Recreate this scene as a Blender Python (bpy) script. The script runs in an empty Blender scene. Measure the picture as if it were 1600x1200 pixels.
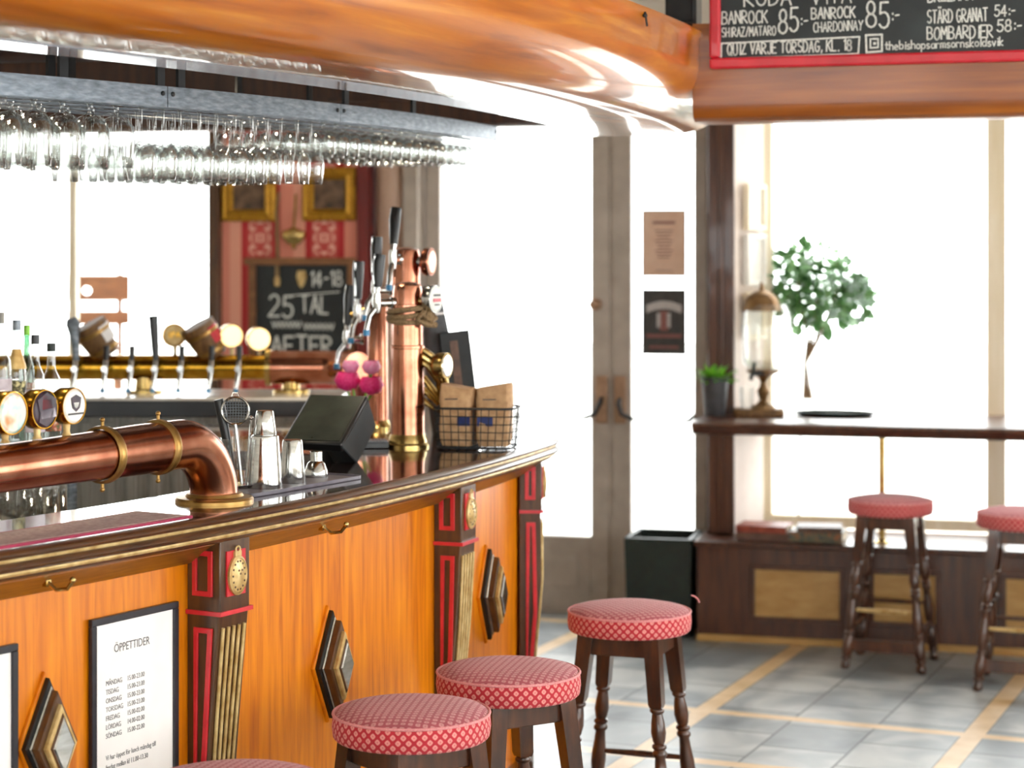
import bpy, bmesh, math, random
from mathutils import Vector, Matrix
random.seed(7)
R = math.radians
PI = math.pi
sc = bpy.context.scene
COL = sc.collection

# ------------------------------------------------------------------ camera, world, exposure
F, HX, HY, CZ = 3200.0, 800.0, 395.0, 1.745      # focal length in px of the 1600 wide frame, horizon row, eye height
cam_d = bpy.data.cameras.new('camera')
cam_d.sensor_width = 36.0
cam_d.lens = F / 1600.0 * 36.0
cam_d.shift_y = -(600.0 - HY) / 1600.0
cam_d.clip_end = 200
cam_d.dof.use_dof = True
cam_d.dof.focus_distance = 4.9
cam_d.dof.aperture_fstop = 3.0
cam = bpy.data.objects.new('camera', cam_d)
cam.location = (0, 0, CZ)
cam.rotation_euler = (R(90), 0, 0)
COL.objects.link(cam)
sc.camera = cam

w = bpy.data.worlds.new('world')
sc.world = w
w.use_nodes = True
w.node_tree.nodes['Background'].inputs['Color'].default_value = (0.97, 0.985, 1.0, 1)
w.node_tree.nodes['Background'].inputs['Strength'].default_value = 8.0

sc.view_settings.view_transform = 'Standard'
sc.view_settings.look = 'None'
sc.view_settings.exposure = 0.0
sc.view_settings.gamma = 1.0
sc.view_settings.use_curve_mapping = False
sc.cycles.max_bounces = 10
sc.cycles.transparent_max_bounces = 40
sc.cycles.sample_clamp_indirect = 8

# ------------------------------------------------------------------ materials
def lin(h):
    h = h.lstrip('#')
    v = [int(h[i:i+2], 16) / 255 for i in (0, 2, 4)]
    return tuple(c / 12.92 if c <= .04045 else ((c + .055) / 1.055) ** 2.4 for c in v) + (1,)

def mat(name, col, rough=.5, metal=0.0, coat=0.0, spec=.5, coat_rough=.05, sheen=0.0):
    m = bpy.data.materials.new(name)
    m.use_nodes = True
    b = m.node_tree.nodes['Principled BSDF']
    b.inputs['Base Color'].default_value = lin(col) if isinstance(col, str) else tuple(col) + (1,)
    b.inputs['Roughness'].default_value = rough
    b.inputs['Metallic'].default_value = metal
    b.inputs['Coat Weight'].default_value = coat
    b.inputs['Coat Roughness'].default_value = coat_rough
    b.inputs['Specular IOR Level'].default_value = spec
    b.inputs['Sheen Weight'].default_value = sheen
    return m

def N(m, t, **kw):
    n = m.node_tree.nodes.new(t)
    for k, v in kw.items():
        setattr(n, k, v)
    return n

def L(m, a, b):
    m.node_tree.links.new(a, b)

def bsdf(m):
    return m.node_tree.nodes['Principled BSDF']

def ramp(m, fac, stops):
    r = N(m, 'ShaderNodeValToRGB')
    e = r.color_ramp.elements
    while len(e) < len(stops):
        e.new(.5)
    for i, (p, c) in enumerate(stops):
        e[i].position = p
        e[i].color = lin(c)
    L(m, fac, r.inputs[0])
    return r.outputs[0]

def noise_mat(name, stops, scale=(1, 1, 1), nscale=6, detail=5, rough=.5, rot=None, bump=0.0, distort=.0, **kw):
    m = mat(name, stops[0][1], rough, **kw)
    tc = N(m, 'ShaderNodeTexCoord')
    mp = N(m, 'ShaderNodeMapping')
    mp.inputs['Scale'].default_value = scale
    no = N(m, 'ShaderNodeTexNoise')
    no.inputs['Scale'].default_value = nscale
    no.inputs['Detail'].default_value = detail
    no.inputs['Distortion'].default_value = distort
    if rot is not None:                      # turn first, then stretch along the turned axes
        m0 = N(m, 'ShaderNodeMapping')
        m0.inputs['Rotation'].default_value = rot
        L(m, tc.outputs['Object'], m0.inputs[0])
        L(m, m0.outputs[0], mp.inputs[0])
    else:
        L(m, tc.outputs['Object'], mp.inputs[0])
    L(m, mp.outputs[0], no.inputs['Vector'])
    L(m, ramp(m, no.outputs[0], stops), bsdf(m).inputs['Base Color'])
    if bump:
        bp = N(m, 'ShaderNodeBump')
        bp.inputs['Strength'].default_value = bump
        bp.inputs['Distance'].default_value = .004
        L(m, no.outputs[0], bp.inputs['Height'])
        L(m, bp.outputs[0], bsdf(m).inputs['Normal'])
    return m

M = {}
M['panel'] = noise_mat('honey oak panel', [(.25, '#b45602'), (.5, '#d87a02'), (.75, '#ea9008')], (16, 16, 1.1), 3.0, 6, .34, coat=.12, coat_rough=.12, distort=.6)
M['fascia'] = noise_mat('varnished orange wood', [(.25, '#83400a'), (.42, '#b05e0c'), (.58, '#c37014'), (.76, '#dc942e')], (.8, 9, 11), 2.0, 7, .3, rot=(0, 0, R(-62)), coat=.9, coat_rough=.06, bump=.06, distort=.4)
M['beam'] = noise_mat('varnished brown beam', [(.25, '#74360a'), (.5, '#965010'), (.75, '#b0651d')], (.9, 6, 15), 2.2, 7, .38, coat=.35, coat_rough=.15)
M['bartop'] = noise_mat('dark lacquered bar top', [(.3, '#1c0d0c'), (.7, '#3a1b16')], (3, 3, 3), 3, 4, .16, coat=1.0, coat_rough=.05)
M['molding'] = noise_mat('dark walnut moulding', [(.3, '#3b2010'), (.7, '#5e3a1c')], (4, 4, 40), 3, 4, .3, coat=.6)
M['frieze'] = noise_mat('brown oak frieze', [(.3, '#6d3f10'), (.7, '#93601f')], (5, 5, 60), 3, 4, .4, coat=.2)
M['gilt'] = noise_mat('pale gilt bead', [(.3, '#b08a4c'), (.7, '#dfc48a')], (6, 6, 6), 5, 3, .35, metal=.3)
M['pilaster'] = noise_mat('dark brown pilaster wood', [(.3, '#3c2210'), (.7, '#5c3a1a')], (20, 20, 2), 3, 4, .4, coat=.3)
M['red'] = noise_mat('red painted trim', [(.3, '#c01a26'), (.7, '#d62a34')], (4, 4, 4), 6, 3, .35, coat=.3)
M['redframe'] = noise_mat('glossy red frame', [(.3, '#bf1126'), (.7, '#d81f33')], (4, 4, 4), 3, 3, .3, coat=.5)
M['brass'] = noise_mat('polished brass', [(.3, '#a98b4e'), (.7, '#cfb478')], (5, 5, 5), 4, 3, .25, metal=1.0)
M['oldbrass'] = noise_mat('aged brass', [(.3, '#8d6a34'), (.7, '#b8935a')], (5, 5, 5), 5, 3, .35, metal=.9)
M['copper'] = noise_mat('polished copper', [(.3, '#a06048'), (.55, '#b97c62'), (.75, '#c99078')], (4, 4, 4), 3, 5, .2, metal=1.0)
M['gold'] = noise_mat('gold tap pipe', [(.3, '#a8741c'), (.7, '#d4a63c')], (5, 5, 5), 4, 3, .22, metal=1.0)
M['chrome'] = noise_mat('chrome steel', [(.3, '#b9bab8'), (.7, '#dcdcda')], (5, 5, 30), 4, 3, .14, metal=1.0)
M['steel'] = noise_mat('brushed grey steel', [(.25, '#5d646b'), (.5, '#79818a'), (.75, '#969da5')], (7, 7, 30), 4, 6, .42, metal=.55, bump=.15)
M['black'] = noise_mat('black plastic', [(.3, '#0c0c0e'), (.7, '#17171a')], (4, 4, 4), 5, 3, .3)
M['blackmatte'] = noise_mat('matt black', [(.3, '#141517'), (.7, '#202225')], (4, 4, 4), 5, 3, .6)
M['slateboard'] = noise_mat('chalkboard slate', [(.3, '#14181a'), (.55, '#1b2123'), (.8, '#2c3436')], (2, 2, 2), 2.5, 5, .45)
M['chalk'] = noise_mat('white chalk', [(.3, '#c9cbc6'), (.6, '#f2f2ec')], (30, 30, 30), 8, 3, .9)
M['white'] = noise_mat('white paint', [(.3, '#ece9e2'), (.7, '#f6f4ee')], (4, 4, 4), 4, 3, .5)
M['paper'] = noise_mat('white paper', [(.3, '#efeae6'), (.7, '#f7f3f0')], (3, 3, 3), 3, 2, .6)
M['ink'] = noise_mat('grey ink', [(.3, '#4b4a4c'), (.7, '#5e5c5e')], (9, 9, 9), 5, 2, .7)
M['darkframe'] = noise_mat('black sign frame', [(.3, '#17151c'), (.7, '#25222a')], (5, 5, 5), 5, 2, .35)
M['stoolwood'] = noise_mat('dark turned wood', [(.25, '#2a140b'), (.55, '#4a2714'), (.8, '#66391d')], (14, 14, 2.5), 3, 5, .28, coat=.5, coat_rough=.12)
M['darkwood'] = noise_mat('dark brown joinery', [(.3, '#3a1d10'), (.7, '#56301b')], (14, 14, 1.5), 3, 4, .35, coat=.3)
M['taninset'] = noise_mat('tan inset panel', [(.3, '#a97f45'), (.7, '#c09a5f')], (3, 3, 9), 3, 4, .5)
M['greydoor'] = noise_mat('taupe door paint', [(.3, '#a2968a'), (.7, '#b3a79b')], (3, 3, 3), 3, 3, .45)
M['cream'] = noise_mat('cream window wood', [(.3, '#efe0c0'), (.7, '#fbf1dc')], (10, 10, 1), 3, 4, .5)
M['reveal'] = noise_mat('pinkish white plaster', [(.3, '#e6d8cf'), (.7, '#f2e7df')], (2, 2, 2), 3, 3, .8)
M['wallbeige'] = noise_mat('pale plaster', [(.3, '#ddd4c6'), (.7, '#eae3d8')], (2, 2, 2), 3, 3, .85)
M['pinkcol'] = noise_mat('pinkish brown paint', [(.3, '#ab8b78'), (.7, '#c0a08a')], (3, 3, 1), 3, 3, .45)
M['terracottared'] = noise_mat('dark red wood trim', [(.3, '#651b17'), (.7, '#7d2620')], (3, 3, 1), 3, 3, .45)
M['giltframe'] = noise_mat('carved gilt frame', [(.25, '#6a4510'), (.5, '#b07d1e'), (.75, '#e0b23e')], (30, 30, 30), 4, 4, .35, metal=.6, bump=.6)
M['oilpaint'] = noise_mat('dark old painting', [(.3, '#2c2418'), (.5, '#5a4433'), (.75, '#8f6d52')], (9, 9, 9), 2, 4, .4)
M['barrel'] = noise_mat('weathered barrel wood', [(.3, '#5a3d1e'), (.7, '#8a6438')], (20, 20, 3), 3, 4, .55)
M['terracewood'] = noise_mat('brown terrace slats', [(.3, '#6e4629'), (.7, '#8a5d39')], (3, 3, 12), 3, 4, .5)
M['greymetal'] = noise_mat('grey sheet metal', [(.3, '#6c6a65'), (.7, '#8d8b85')], (40, 40, 1.5), 3, 5, .45, metal=.3)
M['marble'] = noise_mat('pale bar surface', [(.3, '#cfcac2'), (.7, '#eae6df')], (4, 4, 4), 3, 4, .2)
M['soil'] = noise_mat('dark soil', [(.3, '#1d130c'), (.7, '#33241a')], (60, 60, 60), 4, 3, .9)
M['leaf'] = noise_mat('fresh green leaf', [(.3, '#4c9c20'), (.7, '#96d84a')], (9, 9, 9), 3, 3, .4)
M['bushleaf'] = noise_mat('soft green leaf', [(.3, '#3f7a3c'), (.7, '#86b478')], (9, 9, 9), 3, 3, .4)
M['potgrey'] = noise_mat('charcoal pot', [(.3, '#3a3a3d'), (.7, '#4b4b4f')], (9, 9, 9), 3, 3, .5)
M['traygrey'] = noise_mat('grey plastic tray', [(.3, '#5c5660'), (.7, '#716a75')], (9, 9, 9), 3, 3, .4)
M['platetan'] = noise_mat('copper tan plate', [(.3, '#8f7058'), (.7, '#ad8b70')], (9, 9, 9), 3, 3, .4, metal=.3)
M['bronze'] = noise_mat('dull bronze', [(.3, '#6e5236'), (.7, '#94744e')], (9, 9, 9), 3, 3, .4, metal=.7)
M['kraft'] = noise_mat('brown kraft paper', [(.3, '#a9815a'), (.7, '#cda67c')], (12, 12, 12), 3, 5, .75, bump=.4)
M['navy'] = noise_mat('navy print', [(.3, '#1c2a5e'), (.7, '#28397a')], (9, 9, 9), 3, 3, .6)
M['rope'] = noise_mat('hemp rope', [(.3, '#6a5238'), (.7, '#a1855f')], (60, 60, 60), 4, 3, .85, bump=.6)
M['pink'] = noise_mat('hot pink petal', [(.3, '#e30f72'), (.7, '#fb4a9c')], (40, 40, 40), 3, 3, .5)
M['palepink'] = noise_mat('pale pink petal', [(.3, '#f07ab8'), (.7, '#f9b4d8')], (40, 40, 40), 3, 3, .5)
M['blueplastic'] = noise_mat('blue plastic', [(.3, '#13628f'), (.7, '#1e86bd')], (9, 9, 9), 3, 3, .35)
M['posterpeach'] = noise_mat('peach paper poster', [(.3, '#dcb79e'), (.7, '#e6c6b0')], (5, 5, 5), 3, 3, .6)
M['posterdark'] = noise_mat('charcoal poster', [(.3, '#2d2c2d'), (.7, '#454240')], (9, 9, 9), 3, 4, .5)
M['posterlight'] = noise_mat('washed poster print', [(.3, '#a8a3a2'), (.7, '#d0cac8')], (40, 40, 40), 3, 3, .6)
M['posterred'] = noise_mat('dull red poster print', [(.3, '#7c4a46'), (.7, '#99635c')], (40, 40, 40), 3, 3, .6)
M['runner'] = noise_mat('beige bar runner', [(.3, '#a0837c'), (.7, '#bfa39a')], (30, 30, 30), 3, 3, .7)
M['runnerred'] = noise_mat('crimson runner border', [(.3, '#9c1442'), (.7, '#b81f52')], (30, 30, 30), 3, 3, .6)
M['screen'] = noise_mat('dark glossy screen', [(.3, '#343833'), (.7, '#4a4f47')], (3, 3, 3), 3, 3, .18, coat=.5)
M['pave'] = noise_mat('pale paving', [(.3, '#d9d6d0'), (.7, '#eceae5')], (1, 1, 1), 3, 3, .8)
M['bookred'] = noise_mat('worn red cover', [(.3, '#7a2c20'), (.7, '#a8503a')], (12, 12, 12), 3, 3, .5)
M['bookbrown'] = noise_mat('worn brown cover', [(.3, '#4a2f22'), (.7, '#6e4a36')], (12, 12, 12), 3, 3, .5)
M['bookteal'] = noise_mat('mottled teal and orange cover', [(.3, '#2f4a4c'), (.5, '#6d6a55'), (.75, '#b0623a')], (16, 16, 16), 3, 3, .5)
M['pages'] = noise_mat('page edges', [(.3, '#d8ccb4'), (.7, '#eadfc9')], (4, 4, 90), 3, 2, .8)
M['darkgreen'] = noise_mat('very dark green', [(.3, '#0d1a17'), (.7, '#16261f')], (9, 9, 9), 3, 3, .45)
M['labelA'] = noise_mat('black and cream label', [(.42, '#20211f'), (.5, '#6e6a4a'), (.62, '#d8cf9c')], (30, 30, 30), 2, 3, .5)
M['labelB'] = noise_mat('lilac grey label', [(.3, '#b3a6b4'), (.7, '#d3cbd6')], (20, 20, 20), 2, 3, .5)
M['labelC'] = noise_mat('green and red label', [(.35, '#2c5a2a'), (.5, '#a84c34'), (.7, '#e2dbc0')], (30, 30, 30), 2, 3, .5)
M['lensred'] = noise_mat('red lens print', [(.3, '#b5162a'), (.7, '#d0283c')], (20, 20, 20), 2, 2, .3)
M['lensblue'] = noise_mat('pale blue and orange lens print', [(.35, '#9ed0d2'), (.55, '#f3ead8'), (.7, '#ea8a4a')], (14, 14, 14), 1.6, 2, .3)
M['lensnavy'] = noise_mat('dark crest print', [(.3, '#2a2230'), (.7, '#4a3540')], (20, 20, 20), 2, 2, .4)
M['bulbglow'] = mat('lit lens', '#fff2c8', .3)
bsdf(M['bulbglow']).inputs['Emission Color'].default_value = lin('#ffe9a8')
bsdf(M['bulbglow']).inputs['Emission Strength'].default_value = 1.2

M['lampglow'] = mat('lamp glow', '#ffe2a8', .3)
bsdf(M['lampglow']).inputs['Emission Color'].default_value = lin('#ffd890')
bsdf(M['lampglow']).inputs['Emission Strength'].default_value = 12

def glassy(name, tint, gl_lo, gl_hi, rough=.02, blend=.35):
    m = bpy.data.materials.new(name)
    m.use_nodes = True
    nt = m.node_tree
    nt.nodes.remove(nt.nodes['Principled BSDF'])
    tr = N(m, 'ShaderNodeBsdfTransparent')
    tr.inputs[0].default_value = tint + (1,)
    gl = N(m, 'ShaderNodeBsdfGlossy')
    gl.inputs['Roughness'].default_value = rough
    lw = N(m, 'ShaderNodeLayerWeight')
    lw.inputs[0].default_value = blend
    mr = N(m, 'ShaderNodeMapRange')
    mr.inputs['To Min'].default_value = gl_lo
    mr.inputs['To Max'].default_value = gl_hi
    L(m, lw.outputs['Facing'], mr.inputs['Value'])
    mx = N(m, 'ShaderNodeMixShader')
    L(m, mr.outputs[0], mx.inputs[0])
    L(m, tr.outputs[0], mx.inputs[1])
    L(m, gl.outputs[0], mx.inputs[2])
    L(m, mx.outputs[0], nt.nodes['Material Output'].inputs[0])
    return m

M['pane'] = glassy('window glass', (.98, .99, .98), .02, .35, .01, .2)
M['glass'] = glassy('drinking glass', (.985, .99, .985), .03, .72, .03, .33)
M['bottleglass'] = glassy('clear bottle glass', (.88, .92, .9), .08, .7, .03, .4)
M['greenglass'] = glassy('green bottle glass', (.25, .42, .3), .08, .7, .03, .4)

def math_node(m, op, a, b=None):
    n = N(m, 'ShaderNodeMath', operation=op)
    for i, v in enumerate((a, b)):
        if v is None:
            continue
        if isinstance(v, (int, float)):
            n.inputs[i].default_value = v
        else:
            L(m, v, n.inputs[i])
    return n.outputs[0]

def lattice(name, side, base, light, dot, period, rough=.85):
    """woven diamond pattern: round pale motifs in a red diagonal lattice"""
    m = mat(name, base, rough, sheen=.1)
    tc = N(m, 'ShaderNodeTexCoord')
    sx = N(m, 'ShaderNodeSeparateXYZ')
    L(m, tc.outputs['Object'], sx.inputs[0])
    if side:
        u = math_node(m, 'MULTIPLY', math_node(m, 'ARCTAN2', sx.outputs[1], sx.outputs[0]), .18)
        v = math_node(m, 'ADD', sx.outputs[2], .003)
    else:
        u, v = sx.outputs[0], sx.outputs[1]
    pu = math_node(m, 'DIVIDE', math_node(m, 'ADD', u, v), period)
    pv = math_node(m, 'DIVIDE', math_node(m, 'SUBTRACT', u, v), period)
    du = math_node(m, 'ABSOLUTE', math_node(m, 'SUBTRACT', math_node(m, 'FRACT', math_node(m, 'ADD', pu, 50)), .5))
    dv = math_node(m, 'ABSOLUTE', math_node(m, 'SUBTRACT', math_node(m, 'FRACT', math_node(m, 'ADD', pv, 50)), .5))
    mx = math_node(m, 'MAXIMUM', du, dv)
    rr = math_node(m, 'SQRT', math_node(m, 'ADD', math_node(m, 'POWER', du, 2), math_node(m, 'POWER', dv, 2)))
    d = math_node(m, 'MULTIPLY', math_node(m, 'ADD', mx, rr), .5)
    c = ramp(m, d, [(0, dot), (.06, dot), (.1, light), (.31, light), (.37, base), (1, base)])
    nz = N(m, 'ShaderNodeTexNoise')
    nz.inputs['Scale'].default_value = 90
    L(m, tc.outputs['Object'], nz.inputs['Vector'])
    mixn = N(m, 'ShaderNodeMix', data_type='RGBA', blend_type='MULTIPLY')
    mixn.inputs[0].default_value = .35
    L(m, c, mixn.inputs[6])
    L(m, nz.outputs[0], mixn.inputs[7])
    L(m, mixn.outputs[2], bsdf(m).inputs['Base Color'])
    bp = N(m, 'ShaderNodeBump')
    bp.inputs['Strength'].default_value = .3
    bp.inputs['Distance'].default_value = .002
    L(m, nz.outputs[0], bp.inputs['Height'])
    L(m, bp.outputs[0], bsdf(m).inputs['Normal'])
    return m

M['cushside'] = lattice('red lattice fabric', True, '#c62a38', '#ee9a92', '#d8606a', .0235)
M['cushtop'] = lattice('sheen-tinted rose lattice fabric', False, '#b55560', '#d99696', '#c26c72', .0235)  # seat top: dusty rose tones paint the glancing sheen into the fabric colour
M['piping'] = noise_mat('rose piping', [(.3, '#cf7a7c'), (.7, '#e3a0a0')], (60, 60, 60), 4, 3, .8)

def floor_mat():
    m = mat('slate tiles with wooden strips', '#6a6f73', .3)
    tc = N(m, 'ShaderNodeTexCoord')
    mp = N(m, 'ShaderNodeMapping')
    mp.inputs['Rotation'].default_value = (0, 0, R(-66.9))
    L(m, tc.outputs['Object'], mp.inputs[0])
    sx = N(m, 'ShaderNodeSeparateXYZ')
    L(m, mp.outputs[0], sx.inputs[0])
    # local x runs along the strips that go away from the camera, y across them
    def cell(o, per, off):
        return math_node(m, 'FRACT', math_node(m, 'ADD', math_node(m, 'DIVIDE', o, per), off))
    FX, FY = FLOOR_PHASE
    PX = 2.3
    cx, cx2, cy = cell(sx.outputs[0], PX, 40 + FX), cell(sx.outputs[0], PX, 40 + FX + .745 / PX), cell(sx.outputs[1], 1.02, 40 + FY)
    band = .076
    isx = math_node(m, 'MAXIMUM', math_node(m, 'LESS_THAN', cx, .07 / PX), math_node(m, 'LESS_THAN', cx2, .07 / PX))
    isy = math_node(m, 'LESS_THAN', cy, band)
    strip = math_node(m, 'MAXIMUM', isx, isy)
    tx = math_node(m, 'DIVIDE', sx.outputs[0], .36)
    ty = math_node(m, 'MULTIPLY', math_node(m, 'DIVIDE', math_node(m, 'SUBTRACT', cy, band), 1 - band), 3)
    row = math_node(m, 'FLOOR', ty)
    tx2 = math_node(m, 'ADD', tx, math_node(m, 'MULTIPLY', row, .5))
    fx, fy = math_node(m, 'FRACT', math_node(m, 'ADD', tx2, 60)), math_node(m, 'FRACT', ty)
    ed = math_node(m, 'MINIMUM', math_node(m, 'MINIMUM', fx, math_node(m, 'SUBTRACT', 1, fx)), math_node(m, 'MINIMUM', fy, math_node(m, 'SUBTRACT', 1, fy)))
    grout = math_node(m, 'LESS_THAN', ed, .014)
    no = N(m, 'ShaderNodeTexNoise')
    no.inputs['Scale'].default_value = 3.2
    no.inputs['Detail'].default_value = 8
    no.inputs['Distortion'].default_value = .8
    L(m, tc.outputs['Object'], no.inputs['Vector'])
    cmb = N(m, 'ShaderNodeCombineXYZ')
    L(m, math_node(m, 'FLOOR', tx2), cmb.inputs[0])
    L(m, row, cmb.inputs[1])
    L(m, math_node(m, 'FLOOR', math_node(m, 'ADD', math_node(m, 'DIVIDE', sx.outputs[1], 1.02), 40 + FY)), cmb.inputs[2])
    wn = N(m, 'ShaderNodeTexWhiteNoise')
    L(m, cmb.outputs[0], wn.inputs['Vector'])
    val = math_node(m, 'ADD', math_node(m, 'MULTIPLY', no.outputs[0], .85), math_node(m, 'MULTIPLY', wn.outputs[0], .2))
    slate = ramp(m, val, [(.3, '#5c6468'), (.5, '#868d91'), (.68, '#b2b5b4')])
    n2 = N(m, 'ShaderNodeTexNoise')
    n2.inputs['Scale'].default_value = 9
    L(m, tc.outputs['Object'], n2.inputs['Vector'])
    wood = ramp(m, n2.outputs[0], [(.3, '#c9a876'), (.7, '#dec29a')])
    m1 = N(m, 'ShaderNodeMix', data_type='RGBA')
    L(m, grout, m1.inputs[0])
    L(m, slate, m1.inputs[6])
    m1.inputs[7].default_value = lin('#4d5052')
    m2 = N(m, 'ShaderNodeMix', data_type='RGBA')
    L(m, strip, m2.inputs[0])
    L(m, m1.outputs[2], m2.inputs[6])
    L(m, wood, m2.inputs[7])
    L(m, m2.outputs[2], bsdf(m).inputs['Base Color'])
    rr = N(m, 'ShaderNodeMapRange')
    rr.inputs['To Min'].default_value = .22
    rr.inputs['To Max'].default_value = .5
    L(m, no.outputs[0], rr.inputs['Value'])
    L(m, rr.outputs[0], bsdf(m).inputs['Roughness'])
    bp = N(m, 'ShaderNodeBump')
    bp.inputs['Strength'].default_value = .25
    bp.inputs['Distance'].default_value = .004
    L(m, math_node(m, 'SUBTRACT', no.outputs[0], math_node(m, 'MULTIPLY', grout, .6)), bp.inputs['Height'])
    L(m, bp.outputs[0], bsdf(m).inputs['Normal'])
    return m
FLOOR_PHASE = (0.0, 0.0)

def paper_mat():
    m = mat('striped red wallpaper', '#a02c28', .7)
    tc = N(m, 'ShaderNodeTexCoord')
    sx = N(m, 'ShaderNodeSeparateXYZ')
    L(m, tc.outputs['Object'], sx.inputs[0])
    p = math_node(m, 'FRACT', math_node(m, 'ADD', math_node(m, 'DIVIDE', sx.outputs[0], .34), 40.43))
    # ornate band, plain pink band, red lines between
    base = ramp(m, p, [(0, '#c04a42'), (.40, '#c04a42'), (.41, '#b3262a'), (.50, '#b3262a'), (.51, '#dd8a74'), (.72, '#e6a087'), (.90, '#dd8a74'), (.91, '#b3262a'), (1, '#b3262a')])
    base.node.color_ramp.interpolation = 'CONSTANT'
    cmb = N(m, 'ShaderNodeCombineXYZ')
    mir = math_node(m, 'ABSOLUTE', math_node(m, 'SUBTRACT', p, .2))
    L(m, math_node(m, 'MULTIPLY', mir, 9), cmb.inputs[0])
    L(m, math_node(m, 'MULTIPLY', math_node(m, 'PINGPONG', sx.outputs[2], .14), 26), cmb.inputs[1])
    no = N(m, 'ShaderNodeTexNoise')
    no.inputs['Scale'].default_value = 1.3
    no.inputs['Detail'].default_value = 3
    no.inputs['Distortion'].default_value = 1.6
    L(m, cmb.outputs[0], no.inputs['Vector'])
    orn = math_node(m, 'MULTIPLY', math_node(m, 'GREATER_THAN', no.outputs[0], .52), math_node(m, 'LESS_THAN', mir, .17))
    mx = N(m, 'ShaderNodeMix', data_type='RGBA')
    L(m, orn, mx.inputs[0])
    L(m, base, mx.inputs[6])
    mx.inputs[7].default_value = lin('#e6ab98')
    L(m, mx.outputs[2], bsdf(m).inputs['Base Color'])
    return m
M['wallpaper'] = paper_mat()

# ------------------------------------------------------------------ mesh helpers
def box(bm, x0, x1, y0, y1, z0, z1, mi=0, mx=None):
    vs = [bm.verts.new((x, y, z)) for x in (x0, x1) for y in (y0, y1) for z in (z0, z1)]
    fs = [(0, 1, 3, 2), (4, 6, 7, 5), (0, 4, 5, 1), (2, 3, 7, 6), (0, 2, 6, 4), (1, 5, 7, 3)]
    for f in fs:
        bm.faces.new([vs[i] for i in f]).material_index = mi
    if mx is not None:
        for v in vs:
            v.co = mx @ v.co
    return vs

def lathe(bm, prof, seg=32, mx=None, mi=0, cap=True):
    rings = []
    for r, z in prof:
        if r < 1e-6:
            v = bm.verts.new((0, 0, z))
            rings.append([v] * seg)
        else:
            rings.append([bm.verts.new((r * math.cos(2 * PI * i / seg), r * math.sin(2 * PI * i / seg), z)) for i in range(seg)])
    for a, b in zip(rings, rings[1:]):
        for i in range(seg):
            j = (i + 1) % seg
            q = []
            for v in (a[i], a[j], b[j], b[i]):
                if v not in q:
                    q.append(v)
            if len(q) > 2:
                bm.faces.new(q).material_index = mi
    if cap:
        for rg, fl in ((rings[0], True), (rings[-1], False)):
            if rg[0] is not rg[1]:
                bm.faces.new(rg[::-1] if fl else rg).material_index = mi
    if mx is not None:
        for v in {v for rg in rings for v in rg}:
            v.co = mx @ v.co

def tube(bm, pts, r, seg=12, mi=0, cap=True, closed=False):
    pts = [Vector(p) for p in pts]
    rad = r if isinstance(r, (list, tuple)) else [r] * len(pts)
    n = len(pts)
    rings = []
    ref = None
    for i, p in enumerate(pts):
        a = pts[(i - 1) % n] if closed or i > 0 else p
        b = pts[(i + 1) % n] if closed or i < n - 1 else p
        t = (b - a).normalized()
        if ref is None:
            ref = Vector((0, 0, 1)) if abs(t.z) < .9 else Vector((1, 0, 0))
        x = (ref - t * ref.dot(t)).normalized()
        ref = x
        y = t.cross(x)
        rings.append([bm.verts.new(p + (x * math.cos(2 * PI * k / seg) + y * math.sin(2 * PI * k / seg)) * rad[i]) for k in range(seg)])
    m = n if closed else n - 1
    for i in range(m):
        a, b = rings[i], rings[(i + 1) % n]
        for k in range(seg):
            j = (k + 1) % seg
            bm.faces.new((a[k], a[j], b[j], b[k])).material_index = mi
    if cap and not closed:
        bm.faces.new(rings[0][::-1]).material_index = mi
        bm.faces.new(rings[-1]).material_index = mi

def prism(bm, poly, z0, z1, mi=0, mx=None):
    a = [bm.verts.new((x, y, z0)) for x, y in poly]
    b = [bm.verts.new((x, y, z1)) for x, y in poly]
    n = len(poly)
    bm.faces.new(a[::-1]).material_index = mi
    bm.faces.new(b).material_index = mi
    for i in range(n):
        j = (i + 1) % n
        bm.faces.new((a[i], a[j], b[j], b[i])).material_index = mi
    if mx is not None:
        for v in a + b:
            v.co = mx @ v.co
    return a, b

def loft(bm, rows, closed=True, mi=0, caps=True):
    vs = [[bm.verts.new(p) for p in row] for row in rows]
    for a, b in zip(vs, vs[1:]):
        n = len(a)
        for i in range(n if closed else n - 1):
            j = (i + 1) % n
            bm.faces.new((a[i], a[j], b[j], b[i])).material_index = mi
    if caps and closed:
        bm.faces.new(vs[0][::-1]).material_index = mi
        bm.faces.new(vs[-1]).material_index = mi

def ball(bm, c, r, seg=16, mi=0, sq=(1, 1, 1)):
    n = seg // 2
    prof = [(max(0, math.sin(PI * i / n)) * r if 0 < i < n else 0, -math.cos(PI * i / n) * r) for i in range(n + 1)]
    lathe(bm, prof, seg, Matrix.Translation(c) @ Matrix.Diagonal((*sq, 1)), mi)

def mesh(name, bm, mats, parent=None, smooth=35, bevel=0, loc=None, rz=0, seg=2):
    bmesh.ops.recalc_face_normals(bm, faces=bm.faces)
    me = bpy.data.meshes.new(name)
    bm.to_mesh(me)
    bm.free()
    for k in (mats if isinstance(mats, (list, tuple)) else [mats]):
        me.materials.append(M[k] if isinstance(k, str) else k)
    o = bpy.data.objects.new(name, me)
    COL.objects.link(o)
    if parent is not None:
        o.parent = parent
    if loc is not None:
        o.location = loc
    if rz:
        o.rotation_euler = (0, 0, rz)
    if smooth:
        for p in me.polygons:
            p.use_smooth = True
        me.set_sharp_from_angle(angle=R(smooth))
    if bevel:
        b = o.modifiers.new('bevel', 'BEVEL')
        b.width = bevel
        b.segments = seg
        b.limit_method = 'ANGLE'
        b.angle_limit = R(40)
    return o

def B():
    return bmesh.new()

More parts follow.
